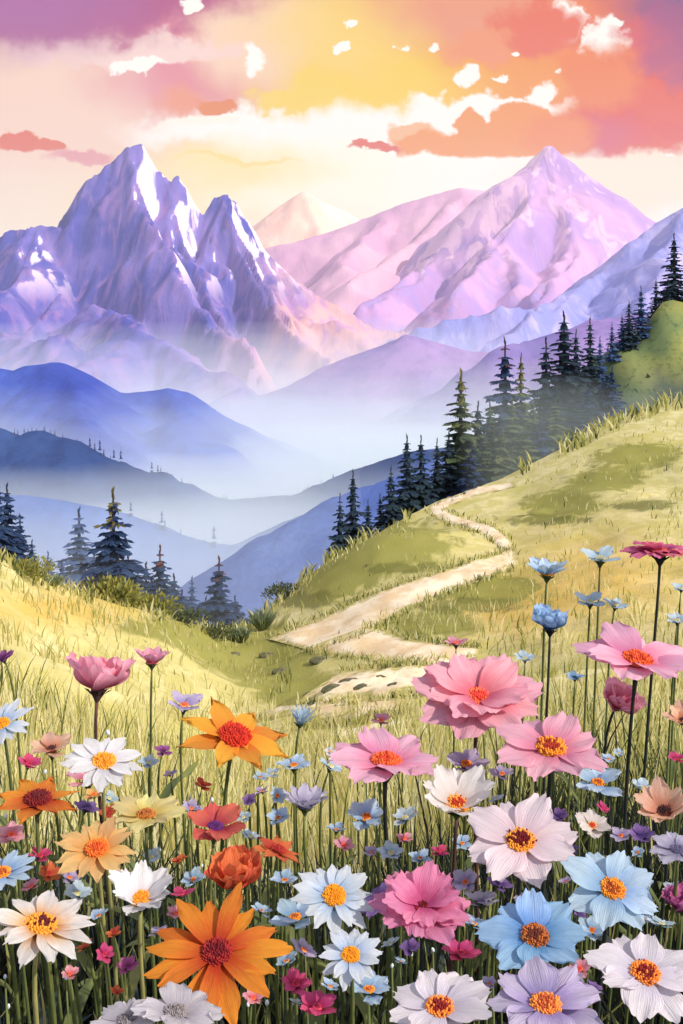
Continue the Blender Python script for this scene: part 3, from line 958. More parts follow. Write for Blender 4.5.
# ---------------------------------------------------------------- shrubs and stones
def shrub(px, py, Y, w, h, mats, label, n=520, spiky=False):
    X = (px - CX) * Y / F
    zb = float(gz(X, Y))
    t = empty('shrub', (X, Y, zb))
    V_, F_ = [], []
    rx, rz = w * Y / F / 2, h * Y / F * 0.78
    for i in range(n):
        a, u, rr = R.uniform(0, 2 * PI), R.random() ** 0.8, R.random() ** 0.4
        if spiky:
            p = Vector((math.cos(a) * rx * 0.25 * rr, math.sin(a) * rx * 0.25 * rr, 0))
            d = Vector((math.cos(a) * rr * 0.8, math.sin(a) * rr * 0.8, 1)).normalized()
            ln, wd = rz * R.uniform(0.5, 1.1), rx * 0.06
        else:
            bump_ = 1 + 0.18 * math.sin(3 * a + px) + 0.12 * math.sin(7 * a)
            el = math.asin(u)
            p = Vector((math.cos(a) * math.cos(el) * rx * rr * bump_, math.sin(a) * math.cos(el) * rx * rr * 0.8, math.sin(el) * rz * rr * bump_))
            d = (Vector((p.x / rx, p.y / rx, p.z / rz + 0.25)) + Vector((R.uniform(-.6, .6), R.uniform(-.6, .6), R.uniform(-.4, .6)))).normalized()
            ln, wd = rz * R.uniform(0.16, 0.30), rz * 0.06
        s = d.cross(Vector((R.uniform(-1, 1), R.uniform(-1, 1), R.uniform(-1, 1)))).normalized()
        b = len(V_)
        V_.extend([p - s * wd * 0.4, p + d * ln * 0.5 - s * wd, p + d * ln, p + d * ln * 0.5 + s * wd, p + s * wd * 0.4])
        F_.append((b, b + 1, b + 2, b + 3, b + 4))
    mesh_obj('foliage', V_, F_, mats, t, smooth=False)
    tv, tf = [], []
    for k in range(4):
        a = k * 1.7
        v1, f1 = tube([(0, 0, -0.03), (math.cos(a) * rx * 0.2, math.sin(a) * rx * 0.2, rz * 0.4), (math.cos(a) * rx * 0.5, math.sin(a) * rx * 0.4, rz * 0.8)], [rz * 0.03, rz * 0.02, rz * 0.008], 5)
        tf += [tuple(i + len(tv) for i in q) for q in f1]
        tv += v1
    mesh_obj('stems', tv, tf, BARK, t)
    tag(t, label, 'shrub', 'shrubs along the meadow rim')


OLV = plain_mat('shrub_olive_leaf', (150, 146, 74), (122, 124, 66), 3, 0.9, 0.15)
OLD = plain_mat('shrub_dark_leaf', (98, 104, 60), (76, 86, 58), 3, 0.9, 0.15)
BLG = plain_mat('shrub_bluegreen_leaf', (112, 128, 102), (136, 142, 96), 3, 0.9, 0.15)
shrub(112, 610, 21.5, 62, 30, OLV, 'rounded olive shrub below the tall gold-tipped fir', 900)
shrub(150, 622, 22.5, 60, 22, OLV, 'low olive shrub right of the rounded one on the meadow rim', 800)
shrub(184, 630, 24, 50, 16, OLD, 'dark olive shrub below the thin bluish fir', 700)
shrub(214, 640, 25, 46, 15, OLD, 'dark olive shrub in the lowest dip of the meadow rim', 700)
shrub(240, 640, 26, 34, 22, BLG, 'spiky blue-green tuft at the end of the meadow rim', 260, True)
shrub(262, 634, 28, 30, 30, BLG, 'tall feathery blue-green tuft where the path vanishes', 240, True)
shrub(285, 618, 33, 48, 16, OLD, 'dark shrub on the lower left flank of the knoll', 700)
shrub(24, 572, 18, 70, 20, OLV, 'broad olive shrub on the rim at the left edge', 900)
shrub(54, 590, 19, 34, 14, BLG, 'wispy grass-green tuft between two olive shrubs on the rim', 200, True)

STONE = plain_mat('stone_mossy', (80, 82, 56), (116, 110, 78), 14, 0.9, 0, 0.4, 0.01)


def stone(px, py, w, h, label, group):
    p = hit(px, py, 60)
    sx_ = w * 1.2 * p.y / F / 2
    V_, F_ = [], []
    n, m_ = 11, 5
    for j in range(m_):
        e_ = PI / 2 * j / (m_ - 1)
        for i in range(n):
            a = 2 * PI * i / n
            q = 1 + 0.22 * vnoise(np.array(i * 0.9 + px), np.array(j * 0.7 + py))
            V_.append((math.cos(a) * math.cos(e_) ** 0.7 * sx_ * q, math.sin(a) * math.cos(e_) ** 0.7 * sx_ * 1.1 * q, -0.02 + math.sin(e_) * sx_ * 0.34 * q))
    for j in range(m_ - 1):
        for i in range(n):
            F_.append((j * n + i, j * n + (i + 1) % n, (j + 1) * n + (i + 1) % n, (j + 1) * n + i))
    o = mesh_obj('stone', V_, F_, STONE)
    o.location = p
    o.rotation_euler.z = R.uniform(-0.4, 0.4)
    tag(o, label, 'stone', group)


for px, py, w, h in ((318, 704, 20, 9), (334, 690, 24, 8), (350, 683, 22, 7), (366, 689, 22, 8), (380, 679, 18, 7), (397, 686, 18, 7), (352, 699, 18, 6), (312, 694, 14, 6),
                     (412, 676, 15, 5), (338, 712, 14, 6)):
    stone(px, py, w, h, 'flat mossy stone embedded in the washed-out end of the path', 'mossy stones at the path end')
for px, py, w, h, l in ((268, 656, 16, 8, 'grey-green stone in the dip, left of the path end'), (320, 661, 18, 7, 'flat dark stone in the grass just below the path fork'),
                        (282, 672, 18, 7, 'low mossy stone in the grass under the grey-green stone'), (234, 654, 10, 8, 'small mossy stone at the foot of the rim shrubs')):
    stone(px, py, w, h, l, 'stones in the dip')

# ---------------------------------------------------------------- grass (stuff)
def grass(name, label, P0, Hh, Wd, lean_amt, mats, mi, seed):
    r = np.random.default_rng(seed)
    n = len(P0)
    a = r.uniform(0, 2 * PI, n)
    lean = np.stack([np.cos(a), np.sin(a), np.zeros(n)], 1) * (r.uniform(0.1, 1, n) * lean_amt * Hh)[:, None]
    b = a + PI / 2 + r.uniform(-1.2, 1.2, n)
    sd = np.stack([np.cos(b), np.sin(b), np.zeros(n)], 1) * (Wd * 0.5)[:, None]
    up = np.zeros((n, 3))
    up[:, 2] = Hh
    vs = []
    for t, w in ((0, 0.8), (0.38, 1.0), (0.72, 0.62)):
        c = P0 + up * (t - 0.08 * t * t) + lean * t * t
        vs += [c - sd * w, c + sd * w]
    vs.append(P0 + up * 0.92 + lean)
    V_ = np.stack(vs, 1).reshape(-1, 3)
    i0 = np.arange(n) * 7
    q = np.concatenate([np.stack([i0, i0 + 1, i0 + 3, i0 + 2], 1), np.stack([i0 + 2, i0 + 3, i0 + 5, i0 + 4], 1)])
    t3 = np.stack([i0 + 4, i0 + 5, i0 + 6], 1)
    me = bpy.data.meshes.new(name)
    me.vertices.add(len(V_))
    me.vertices.foreach_set('co', V_.astype(np.float32).ravel())
    loops = np.concatenate([q.ravel(), t3.ravel()]).astype(np.int32)
    me.loops.add(len(loops))
    me.loops.foreach_set('vertex_index', loops)
    npoly = len(q) + len(t3)
    me.polygons.add(npoly)
    st = np.concatenate([np.arange(len(q)) * 4, len(q) * 4 + np.arange(len(t3)) * 3]).astype(np.int32)
    me.polygons.foreach_set('loop_start', st)
    for m_ in mats:
        me.materials.append(m_)
    me.polygons.foreach_set('material_index', np.concatenate([mi, mi, mi]).astype(np.int32))
    me.polygons.foreach_set('use_smooth', np.ones(npoly, dtype=bool))
    me.update(calc_edges=True)
    me.validate()
    o = bpy.data.objects.new(name, me)
    C.objects.link(o)
    tag(o, label, kind='stuff')
    return o


G = [plain_mat('grass_' + nm, a, b, 9, 0.85, 0.5) for nm, a, b in (
    ('straw', (234, 228, 180), (218, 212, 158)), ('gold', (212, 202, 136), (196, 186, 116)), ('olive', (184, 182, 108), (160, 162, 92)),
    ('green', (96, 106, 60), (78, 90, 54)), ('dark', (46, 52, 42), (36, 42, 38)), ('bluish', (92, 108, 104), (74, 90, 92)))]  # the dark blades carry the shade among the stems in their colour


def scatter(n, ya, yb, power, seed, pad=90):
    r = np.random.default_rng(seed)
    y = ya * (yb / ya) ** (r.random(n) ** power)
    px = r.uniform(-pad, 683 + pad, n)
    x = (px - CX) / F * y
    return x, y, px, r


def on_path(x, y):
    px = CX + F * x / y
    py = HY - F * gz(x, y) / y
    a = (np.abs(py - np.interp(px, [270, 330, 380, 430, 516], [640, 625, 602, 584, 558])) < np.interp(px, [270, 516], [16, 10])) & (px > 262) & (px < 522)
    b = (px > 292) & (px < 476) & (py > 636) & (py < 700)
    c_ = (px > 415) & (px < 525) & (py > 480) & (py < 560)
    return a | b | c_


# far and middle meadow
x, y, px, r = scatter(22000, 6.0, 52, 1.0, 1, 200)
ok = ~on_path(x, y)
x, y, px = x[ok], y[ok], px[ok]
zz = gz(x, y)
py = HY - F * zz / y
clump = fbm(x / 1.3, y / 2.2, 3)
ok = clump > r.uniform(-0.5, 0.45, len(x))
x, y, px, zz, py, clump = [q[ok] for q in (x, y, px, zz, py, clump)]
u = r.random(len(x))
mi = np.where(u < 0.30, 0, np.where(u < 0.62, 1, 2))
ol = fbm(x / 2.5 + 30, y / 4.0, 2) + np.where((px > 200) & (px < 420), 0.25, 0) - np.where(px < 160, .2, 0)
mi = np.where((ol > 0.35) & (u < 0.6), np.where(u < 0.2, 3, 2), mi)
Hh = r.uniform(0.10, 0.26, len(x)) * (1 + 0.4 * clump)
grass('meadow_grass', 'short golden and olive grass over the far meadow', np.stack([x, y, zz - 0.01], 1), Hh, 0.008 + y * 0.0008, 0.7, G, mi, 2)

# rim tufts against the valley
n = 1500
px = NR.uniform(-60, 740, n)
yc = np.interp(px, [a for a, b in CDIST], [b for a, b in CDIST]) * NR.uniform(0.94, 1.02, n)
x = (px - CX) / F * yc
keep = ((fbm(px / 26, px * 0 + 3, 3) > -0.1) | (px < 60)) & ~((px > 410) & (px < 520))
x, yc, px = x[keep], yc[keep], px[keep]
zz = gz(x, yc)
grass('rim_grass', 'grass tufts standing along the rim of the meadow', np.stack([x, yc, zz - 0.02], 1), yc * NR.uniform(0.006, 0.016, len(x)),
      yc * 0.0022, 0.8, G, NR.choice([0, 1, 2, 2, 2, 3], len(x)), 3)

# tall grass of the middle ground
x, y, px, r = scatter(13000, 2.3, 9.5, 1.0, 4, 340)
zz = gz(x, y)
py = HY - F * zz / y
clump = fbm(x / 0.5, y / 0.8, 3)
ok = (clump > r.uniform(-0.8, 0.5, len(x))) & ~((px > 300) & (px < 480) & (py < 716))
x, y, px, zz, py, clump = [q[ok] for q in (x, y, px, zz, py, clump)]
u = r.random(len(x))
right = np.clip((px - 380) / 220, 0, 1) * np.clip((5.5 - y) / 3, 0, 1)
mi = np.where(u < 0.36, 0, np.where(u < 0.66, 1, np.where(u < 0.9, 2, 3)))
mi = np.where(r.random(len(x)) < right * 0.85, np.where(u < 0.35, 2, np.where(u < 0.8, 3, 4)), mi)
low = np.clip((3.1 - y) / 0.9, 0, 1)
mi = np.where(r.random(len(x)) < low * 0.8, np.where(u < 0.3, 2, np.where(u < 0.65, 3, 4)), mi)
Hh = r.uniform(0.16, 0.42, len(x)) * (1 + 0.3 * clump)
grass('tall_grass', 'tall straw and olive meadow grass behind the flowers', np.stack([x, y, zz - 0.01], 1), Hh, 0.004 + y * 0.0009, 0.45, G, mi, 5)

# dark grass among the flowers, shade put into the blade colours
x, y, px, r = scatter(14500, 0.85, 2.6, 1.0, 6, 450)
zz = gz(x, y)
u = r.random(len(x))
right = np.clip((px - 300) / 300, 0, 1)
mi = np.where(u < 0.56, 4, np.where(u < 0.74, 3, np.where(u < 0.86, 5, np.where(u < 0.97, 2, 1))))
mi = np.where((u > 0.60) & (r.random(len(x)) < right * 0.6), 4, mi)
Hh = r.uniform(0.06, 0.20, len(x)) * np.interp(y, [0.85, 1.3, 2.6], [0.75, 1.0, 1.15]) * (1 + 0.45 * right)
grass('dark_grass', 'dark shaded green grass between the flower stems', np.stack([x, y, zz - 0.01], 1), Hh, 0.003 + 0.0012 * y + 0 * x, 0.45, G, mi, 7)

# low broad leaves, with the shade under the flowers put into their colour
x, y, px, r = scatter(4200, 0.8, 2.6, 0.9, 8, 450)
zz = gz(x, y)
Hh = r.uniform(0.03, 0.10, len(x))
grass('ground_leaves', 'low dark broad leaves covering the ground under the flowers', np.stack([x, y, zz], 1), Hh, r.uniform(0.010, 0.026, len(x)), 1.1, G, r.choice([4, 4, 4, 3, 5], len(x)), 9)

# grass on the wooded hillside
r = np.random.default_rng(12)
n = 9000
x, y = r.uniform(14, 62, n), r.uniform(74, 124, n)
zz = np.array([base_z(a, b_) for a, b_ in zip(x, y)])
cl = fbm(x / 3.0, y / 3.0, 3)
ok = cl > r.uniform(-0.5, 0.6, n)
x, y, zz, cl = x[ok], y[ok], zz[ok], cl[ok]
hi = np.clip((zz + 9) / 8, 0, 1)
mi = np.where(r.random(len(x)) < hi * 0.7, r.choice([2, 2, 3], len(x)), r.choice([3, 5, 5, 3], len(x)))  # bluish blades repeat the mist painted on the lower slope
grass('hillside_grass', 'rough green grass on the hillside at the right edge', np.stack([x, y, zz - 0.05], 1), r.uniform(0.4, 1.0, len(x)) * (1 + 0.4 * cl), r.uniform(0.16, 0.34, len(x)), 0.6, G, mi, 13)

# grass creeping over the sides of the path
pts = []
for (pxs_, pys_) in (([264, 330, 380, 430, 480, 516], [640, 614, 591, 575, 559, 550]), ([310, 362, 402, 444, 488, 519], [652, 637, 615, 595, 579, 567]),
                     ([424, 446, 478, 498, 503], [511, 524, 532, 546, 555]), ([442, 462, 496, 512, 518], [510, 517, 526, 541, 556]),
                     ([376, 400, 440, 480], [624, 638, 644, 648]), ([300, 370, 436, 474], [652, 661, 669, 675]), ([340, 390, 440, 476], [671, 667, 661, 661]),
                     ([296, 350, 410, 470], [705, 706, 698, 687]), ([300, 344, 410], [730, 726, 714])):
    for k in range(int(2.2 * (pxs_[-1] - pxs_[0]))):
        q = R.uniform(pxs_[0], pxs_[-1])
        h = hit(q, np.interp(q, pxs_, pys_) + R.gauss(0, 1.5), 70)
        if h is not None:
            pts.append(h)
P0 = np.array([p[:] for p in pts])
grass('path_edge_grass', 'short grass creeping over both sides of the path', P0 - np.array([0, 0, 0.01]), NR.uniform(0.05, 0.16, len(P0)) * np.interp(P0[:, 1], [8, 30], [0.8, 1.6]),
      0.006 + P0[:, 1] * 0.0009, 0.9, G, NR.choice([0, 1, 2, 2, 3], len(P0)), 21)

# ---------------------------------------------------------------- flowers
def petal_mesh(L, Wd, tip='round', cup=0.2, curl=0.0, seed=0, base_w=0.22, nu=9, nv=7, widest=0.62, trough=0.15):
    """one petal along +X from the origin, upper side +Z; cup lifts it, curl bends the tip down"""
    r = random.Random(seed)
    V_, F_, UV = [], [], []
    ph = r.uniform(0, 6)
    teeth = [r.uniform(-0.06, 0.06) for _ in range(nv)]
    if tip == 'notch':
        c0 = r.uniform(-0.15, 0.15)
        teeth = [0.045 * math.cos(3.3 * PI * (2 * k / (nv - 1) - 1 + c0)) + r.uniform(-0.02, 0.02) for k in range(nv)]
    for i in range(nu):
        u = i / (nu - 1)
        if u < widest:
            s = u / widest
            w = base_w + (1 - base_w) * math.sin(s * PI / 2) ** 1.2
        else:
            s = (u - widest) / (1 - widest)
            endw = {'round': 0.40, 'notch': 0.70, 'point': 0.06, 'daisy': 0.5}[tip]
            w = 1 - (1 - endw) * s ** 2.2
        for j in range(nv):
            v = 2 * j / (nv - 1) - 1
            reach = u * (1 - (0.24 if tip in ('round', 'notch') else 0.14) * abs(v) ** 2.2 * u * u) + teeth[j] * max(0, (u - 0.7) / 0.3)
            x_ = L * reach
            y_ = Wd * 0.5 * w * v * (1 + 0.03 * math.sin(9 * u + ph))
            ang = cup * u - curl * u * u
            z_ = L * (cup * u * u * 0.45 - curl * max(0, u - 0.35) ** 2 * 1.1)
            z_ += -trough * Wd * (1 - v * v) * (0.4 + 0.6 * u) * 0.5 + trough * Wd * 0.25
            z_ += Wd * 0.045 * math.sin(5.5 * v + ph) * u * u + Wd * 0.03 * math.sin(11 * v + 2 * ph) * u ** 3
            V_.append((x_, y_, z_))
            UV.append((u, (v + 1) / 2))
    for i in range(nu - 1):
        for j in range(nv - 1):
            a = i * nv + j
            F_.append((a, a + nv, a + nv + 1, a + 1))
    return V_, F_, UV


_ball = []
for a in range(5):
    _ball.append((math.cos(a * 2 * PI / 5), math.sin(a * 2 * PI / 5), 0.0))
for a in range(5):
    _ball.append((0.65 * math.cos((a + .5) * 2 * PI / 5), 0.65 * math.sin((a + .5) * 2 * PI / 5), 0.75))
_ball.append((0, 0, 1.05))
_ballf = [(a, (a + 1) % 5, 5 + a) for a in range(5)] + [((a + 1) % 5, 5 + (a + 1) % 5, 5 + a) for a in range(5)] + [(5 + a, 5 + (a + 1) % 5, 10) for a in range(5)]


def centre_mesh(rad, mats, parent, M, dome=0.55, n=70, split=0.55):
    """a domed disc packed with tiny florets, the inner ones in the second colour"""
    V_, F_, MI = [], [], []
    seg = 14
    for j in range(5):
        e_ = PI / 2 * j / 4
        for k in range(seg):
            a = 2 * PI * k / seg
            V_.append((math.cos(a) * math.cos(e_) * rad, math.sin(a) * math.cos(e_) * rad, math.sin(e_) * rad * dome))
    for j in range(4):
        for k in range(seg):
            F_.append((j * seg + k, j * seg + (k + 1) % seg, (j + 1) * seg + (k + 1) % seg, (j + 1) * seg + k))
            MI.append(1 if j > 1 else 0)
    for i in range(n):
        t = math.sqrt((i + 0.5) / n)
        a = i * 2.39996
        e_ = math.acos(min(1, t * 0.98))
        p = Vector((math.cos(a) * math.cos(e_) * rad, math.sin(a) * math.cos(e_) * rad, math.sin(e_) * rad * dome))
        s = rad * R.uniform(0.07, 0.12)
        b = len(V_)
        h = R.uniform(0.8, 2.6)
        for q in _ball:
            V_.append((p.x + q[0] * s + p.x * 0.10 * q[2], p.y + q[1] * s + p.y * 0.10 * q[2], p.z + q[2] * s * h))
        F_.extend([tuple(b + k for k in q) for q in _ballf])
        inner = (t < split) if R.random() < 0.85 else (t > split)
        MI.extend([1 if inner else 0] * len(_ballf))
    o = mesh_obj('centre', V_, F_, mats, parent, mi=MI)
    o.matrix_basis = M
    return o


def calyx_mesh(rad, ln, mat, parent, M, n=8):
    V_, F_ = [], []
    prof = [(0.16, -1.0), (0.34, -0.8), (0.62, -0.5), (0.86, -0.22), (0.80, -0.02)]
    seg = 12
    for (r_, z_) in prof:
        for k in range(seg):
            a = 2 * PI * k / seg
            V_.append((math.cos(a) * r_ * rad, math.sin(a) * r_ * rad, z_ * ln))
    for j in range(len(prof) - 1):
        for k in range(seg):
            F_.append((j * seg + k, j * seg + (k + 1) % seg, (j + 1) * seg + (k + 1) % seg, (j + 1) * seg + k))
    for k in range(n):
        a = 2 * PI * k / n
        d = Vector((math.cos(a), math.sin(a), 0))
        s = Vector((-d.y, d.x, 0))
        b = len(V_)
        V_.extend([d * 0.6 * rad - s * 0.28 * rad + Vector((0, 0, -0.45 * ln)), d * 0.6 * rad + s * 0.28 * rad + Vector((0, 0, -0.45 * ln)),
                   d * 1.15 * rad + s * 0.2 * rad + Vector((0, 0, -0.10 * ln)), d * 1.7 * rad + Vector((0, 0, 0.02 * ln)), d * 1.15 * rad - s * 0.2 * rad + Vector((0, 0, -0.10 * ln))])
        F_.append((b, b + 1, b + 2, b + 3, b + 4))
    o = mesh_obj('calyx', V_, F_, mat, parent)
    o.matrix_basis = M
    return o


COL = {  # petal foot, petal tip, centre outer, centre inner
    'white': ((232, 228, 234), (250, 247, 245), (240, 168, 58), (226, 138, 40)),
    'whitered': ((240, 176, 84), (250, 246, 242), (238, 158, 54), (98, 34, 36)),
    'cream': ((236, 222, 212), (250, 242, 236), (240, 164, 70), (186, 62, 34)),
    'whiteblue': ((176, 204, 236), (240, 245, 250), (240, 164, 40), (222, 142, 34)),
    'orange': ((214, 84, 44), (246, 150, 56), (156, 40, 40), (112, 24, 32)),
    'orange2': ((206, 86, 40), (243, 150, 62), (128, 34, 34), (96, 26, 30)),
    'orange3': ((240, 140, 52), (244, 172, 66), (206, 58, 34), (180, 40, 30)),
    'peach': ((240, 168, 86), (248, 202, 138), (236, 126, 50), (206, 88, 40)),
    'peachy': ((226, 156, 118), (247, 206, 178), (120, 60, 48), (66, 40, 42)),
    'yellow': ((222, 196, 104), (242, 226, 158), (196, 122, 52), (150, 84, 44)),
    'coral': ((234, 122, 142), (252, 188, 200), (242, 124, 72), (222, 76, 62)),
    'coral2': ((206, 84, 58), (236, 122, 82), (180, 58, 46), (150, 40, 40)),
    'red': ((186, 66, 84), (228, 112, 96), (108, 48, 116), (84, 36, 92)),
    'pink': ((232, 134, 172), (248, 190, 212), (232, 108, 56), (206, 70, 40)),
    'pink2': ((230, 136, 164), (249, 188, 204), (240, 156, 50), (168, 58, 40)),
    'pink3': ((214, 92, 142), (240, 154, 190), (150, 32, 44), (104, 20, 34)),
    'rose': ((216, 94, 136), (250, 182, 200), (222, 96, 96), (180, 50, 70)),
    'magenta': ((160, 40, 98), (238, 126, 160), (216, 96, 84), (196, 70, 60)),
    'hotpink': ((196, 48, 100), (230, 96, 146), (206, 72, 92), (150, 30, 60)),
    'mauve': ((166, 70, 130), (206, 116, 170), (150, 60, 110), (110, 40, 90)),
    'blush': ((242, 214, 220), (250, 232, 236), (240, 162, 60), (112, 26, 30)),
    'blushlilac': ((226, 218, 232), (246, 236, 240), (242, 146, 60), (140, 40, 36)),
    'lilac': ((168, 150, 204), (216, 202, 228), (240, 150, 70), (190, 90, 50)),
    'greylilac': ((150, 142, 172), (204, 198, 216), (120, 112, 140), (96, 90, 116)),
    'sky': ((150, 186, 226), (206, 228, 246), (242, 158, 52), (176, 84, 40)),
    'blue': ((104, 158, 214), (170, 206, 240), (190, 108, 52), (110, 54, 40)),
    'steel': ((110, 150, 200), (168, 200, 232), (46, 58, 86), (36, 44, 66)),
    'pale': ((170, 198, 220), (214, 230, 238), (214, 206, 150), (180, 170, 120)),
    'grey': ((196, 188, 196), (226, 220, 224), (150, 140, 140), (120, 110, 110)),
    'violet': ((92, 66, 128), (150, 120, 180), (80, 60, 110), (60, 40, 90)),
    'purple': ((116, 50, 110), (176, 104, 168), (90, 40, 90), (70, 30, 70)),
}
CEN = {}


def cen_mats(ck):
    if ck not in CEN:
        CEN[ck] = [plain_mat('floret_outer', COL[ck][2], None, 200, 0.8), plain_mat('floret_inner', COL[ck][3], None, 200, 0.8)]
    return CEN[ck]


STEM = {'green': plain_mat('stem_green', (112, 118, 62), (86, 96, 56), 30, 0.7, 0, 0.2, 0.002),
        'pale': plain_mat('stem_pale', (166, 158, 96), (140, 136, 84), 30, 0.7, 0, 0.2, 0.002),
        'dark': plain_mat('stem_dark', (52, 58, 50), (42, 46, 44), 30, 0.7, 0, 0.2, 0.002),
        'wine': plain_mat('stem_wine', (104, 62, 60), (76, 56, 52), 30, 0.7, 0, 0.2, 0.002)}
KIND = {  # diameter, petals, width ratio, tip, pitch of the petals, own cup, curl, centre ratio
    'cosmos': dict(D=0.072, n=8, wr=0.74, tip='notch', pitch=0.14, cup=0.25, curl=0.25, cr=0.27, lay=1),
    'double': dict(D=0.078, n=9, wr=0.74, tip='notch', pitch=0.12, cup=0.25, curl=0.25, cr=0.22, lay=2),
    'daisy': dict(D=0.062, n=14, wr=0.40, tip='daisy', pitch=0.12, cup=0.15, curl=0.25, cr=0.29, lay=1),
    'gerbera': dict(D=0.080, n=15, wr=0.31, tip='daisy', pitch=0.06, cup=0.10, curl=0.22, cr=0.22, lay=1),
    'star': dict(D=0.062, n=8, wr=0.48, tip='point', pitch=0.05, cup=0.1, curl=0.10, cr=0.30, lay=1),
    'cupped': dict(D=0.060, n=7, wr=1.05, tip='notch', pitch=0.42, cup=0.75, curl=0.0, cr=0.30, lay=2),
    'bowl': dict(D=0.062, n=9, wr=0.62, tip='notch', pitch=0.50, cup=0.40, curl=0.15, cr=0.30, lay=1),
    'umbrella': dict(D=0.064, n=9, wr=0.80, tip='notch', pitch=0.16, cup=0.30, curl=0.55, cr=0.34, lay=2),
    'small': dict(D=0.030, n=6, wr=0.80, tip='notch', pitch=0.25, cup=0.3, curl=0.1, cr=0.26, lay=1),
    'spiky': dict(D=0.034, n=18, wr=0.20, tip='point', pitch=0.75, cup=0.2, curl=0.0, cr=0.30, lay=2),
}
PETALS = {}


def petal_variants(kind, ck):
    key = (kind, ck)
    if key not in PETALS:
        K = KIND[kind]
        mat = petal_mat(COL[ck][0], COL[ck][1])
        ms = []
        for s in range(4):
            rr = K['D'] / 2
            v, f, uv = petal_mesh(rr, rr * K['wr'], K['tip'], K['cup'], K['curl'], 31 * s + len(PETALS) * 7, nv=13 if K['tip'] in ('notch', 'round') else 7,
                                  base_w=0.30 if K['tip'] != 'point' else 0.5, widest=0.62 if K['tip'] != 'point' else 0.4)
            o = mesh_obj('petal', v, f, mat, uv=uv)
            ms.append(o.data)
            bpy.data.objects.remove(o)
        PETALS[key] = ms
    return PETALS[key]


def flower(kind, ck, px, py, w, aspect, lean, label, stem='green', name='flower', cat='flower', group=None, bx=0.0, D=None, leaf=True, e=None, back=0.07, calyx='green', missing=(), roll=None, cen=True):
    K = KIND[kind]
    D0 = K['D']
    Y = float(np.interp(py, [550, 640, 700, 760, 850, 950, 1012], [1.28, 1.12, 1.0, 0.88, 0.74, 0.61, 0.53])) * (1.12 if w < 52 else 1.0)
    D = w * Y / F                                         # lower blooms stand nearer
    k = D / D0
    head = W(px, py, Y)
    view = math.atan((py - HY) / F)
    if e is None:
        e = view + math.acos(max(0.05, min(1, aspect)))
    n = Vector((0, -math.cos(e), math.sin(e)))
    n = Matrix.Rotation(math.radians(lean), 3, 'Y') @ n
    x0 = Vector((1, 0, 0))
    xa = (x0 - n * x0.dot(n)).normalized()
    ya = n.cross(xa)
    gx, gy = head.x + bx * Y / F, head.y + back
    root = empty(name, (gx, gy, float(gz(gx, gy))))
    tag(root, label, cat, group)
    Hm = Matrix(((xa.x, ya.x, n.x), (xa.y, ya.y, n.y), (xa.z, ya.z, n.z))).to_4x4()
    off = head - root.location
    Hm = Matrix.Translation(off) @ Hm
    # petals
    ms = petal_variants(kind, ck)
    rl = R.uniform(0, 6.28) if roll is None else roll
    for lay in range(K['lay']):
        for i in range(K['n']):
            if i in missing:
                continue
            a = rl + 2 * PI * (i + 0.5 * lay) / K['n'] + R.uniform(-0.10, 0.10)
            s = k * (1 - 0.20 * lay) * R.uniform(0.86, 1.08)
            pitch = K['pitch'] + 0.28 * lay + R.uniform(-0.15, 0.16)
            M = Hm @ Matrix.Rotation(a, 4, 'Z') @ Matrix.Translation((D * 0.03, 0, 0.0012 * (i % 2) * k * 2 + 0.002 * lay)) @ Matrix.Rotation(-pitch, 4, 'Y') \
                @ Matrix.Rotation(R.uniform(-0.16, 0.16), 4, 'X') @ Matrix.Scale(s, 4)
            link_mesh('petal', ms[R.randrange(4)], root, M)
    cr = D * K['cr'] / 2
    if cen:
        centre_mesh(cr, cen_mats(ck), root, Hm @ Matrix.Translation((0, 0, 0.0025 * k)), 0.30, 130 if w > 45 else 30)
    ln = D * (0.17 if kind != 'small' else 0.24)
    calyx_mesh(D * 0.11, ln, STEM[calyx], root, Hm @ Matrix.Translation((0, 0, 0.001)))
    # stem
    top = off - n * ln * 0.9
    p3, p2 = top, top - n * 0.05 * (0.4 + k * 0.6)
    pts = []
    for i in range(13):
        t = i / 12
        p1 = Vector((bx * -0.0001, 0, off.z * 0.4))
        q = (1 - t) ** 3 * Vector((0, 0, -0.02)) + 3 * (1 - t) ** 2 * t * p1 + 3 * (1 - t) * t * t * p2 + t ** 3 * p3
        pts.append(q)
    sr = 0.0011 + 0.0006 * min(1.6, D / 0.06)
    rad_ = [sr * (1.15 - 0.35 * i / 12) for i in range(12)] + [D * 0.022]
    v, f = tube(pts, rad_, 8)
    mesh_obj('stem', v, f, STEM[stem], root)
    if leaf and off.z > 0.12:
        for s_ in range(R.choice((1, 2, 2))):
            t = R.uniform(0.12, 0.45)
            q = pts[int(t * 12)]
            a = R.uniform(0, 6.28)
            L = R.uniform(0.05, 0.10)
            v, f, uv = petal_mesh(L, L * 0.16, 'point', 0.5, 1.0, R.randrange(999), 0.4, 8, 5, 0.4, 0.3)
            o = mesh_obj('leaf', v, f, STEM[stem if stem != 'wine' else 'green'], root, uv=uv)
            o.matrix_basis = Matrix.Translation(q) @ Matrix.Rotation(a, 4, 'Z') @ Matrix.Rotation(-0.9, 4, 'Y')
    return root


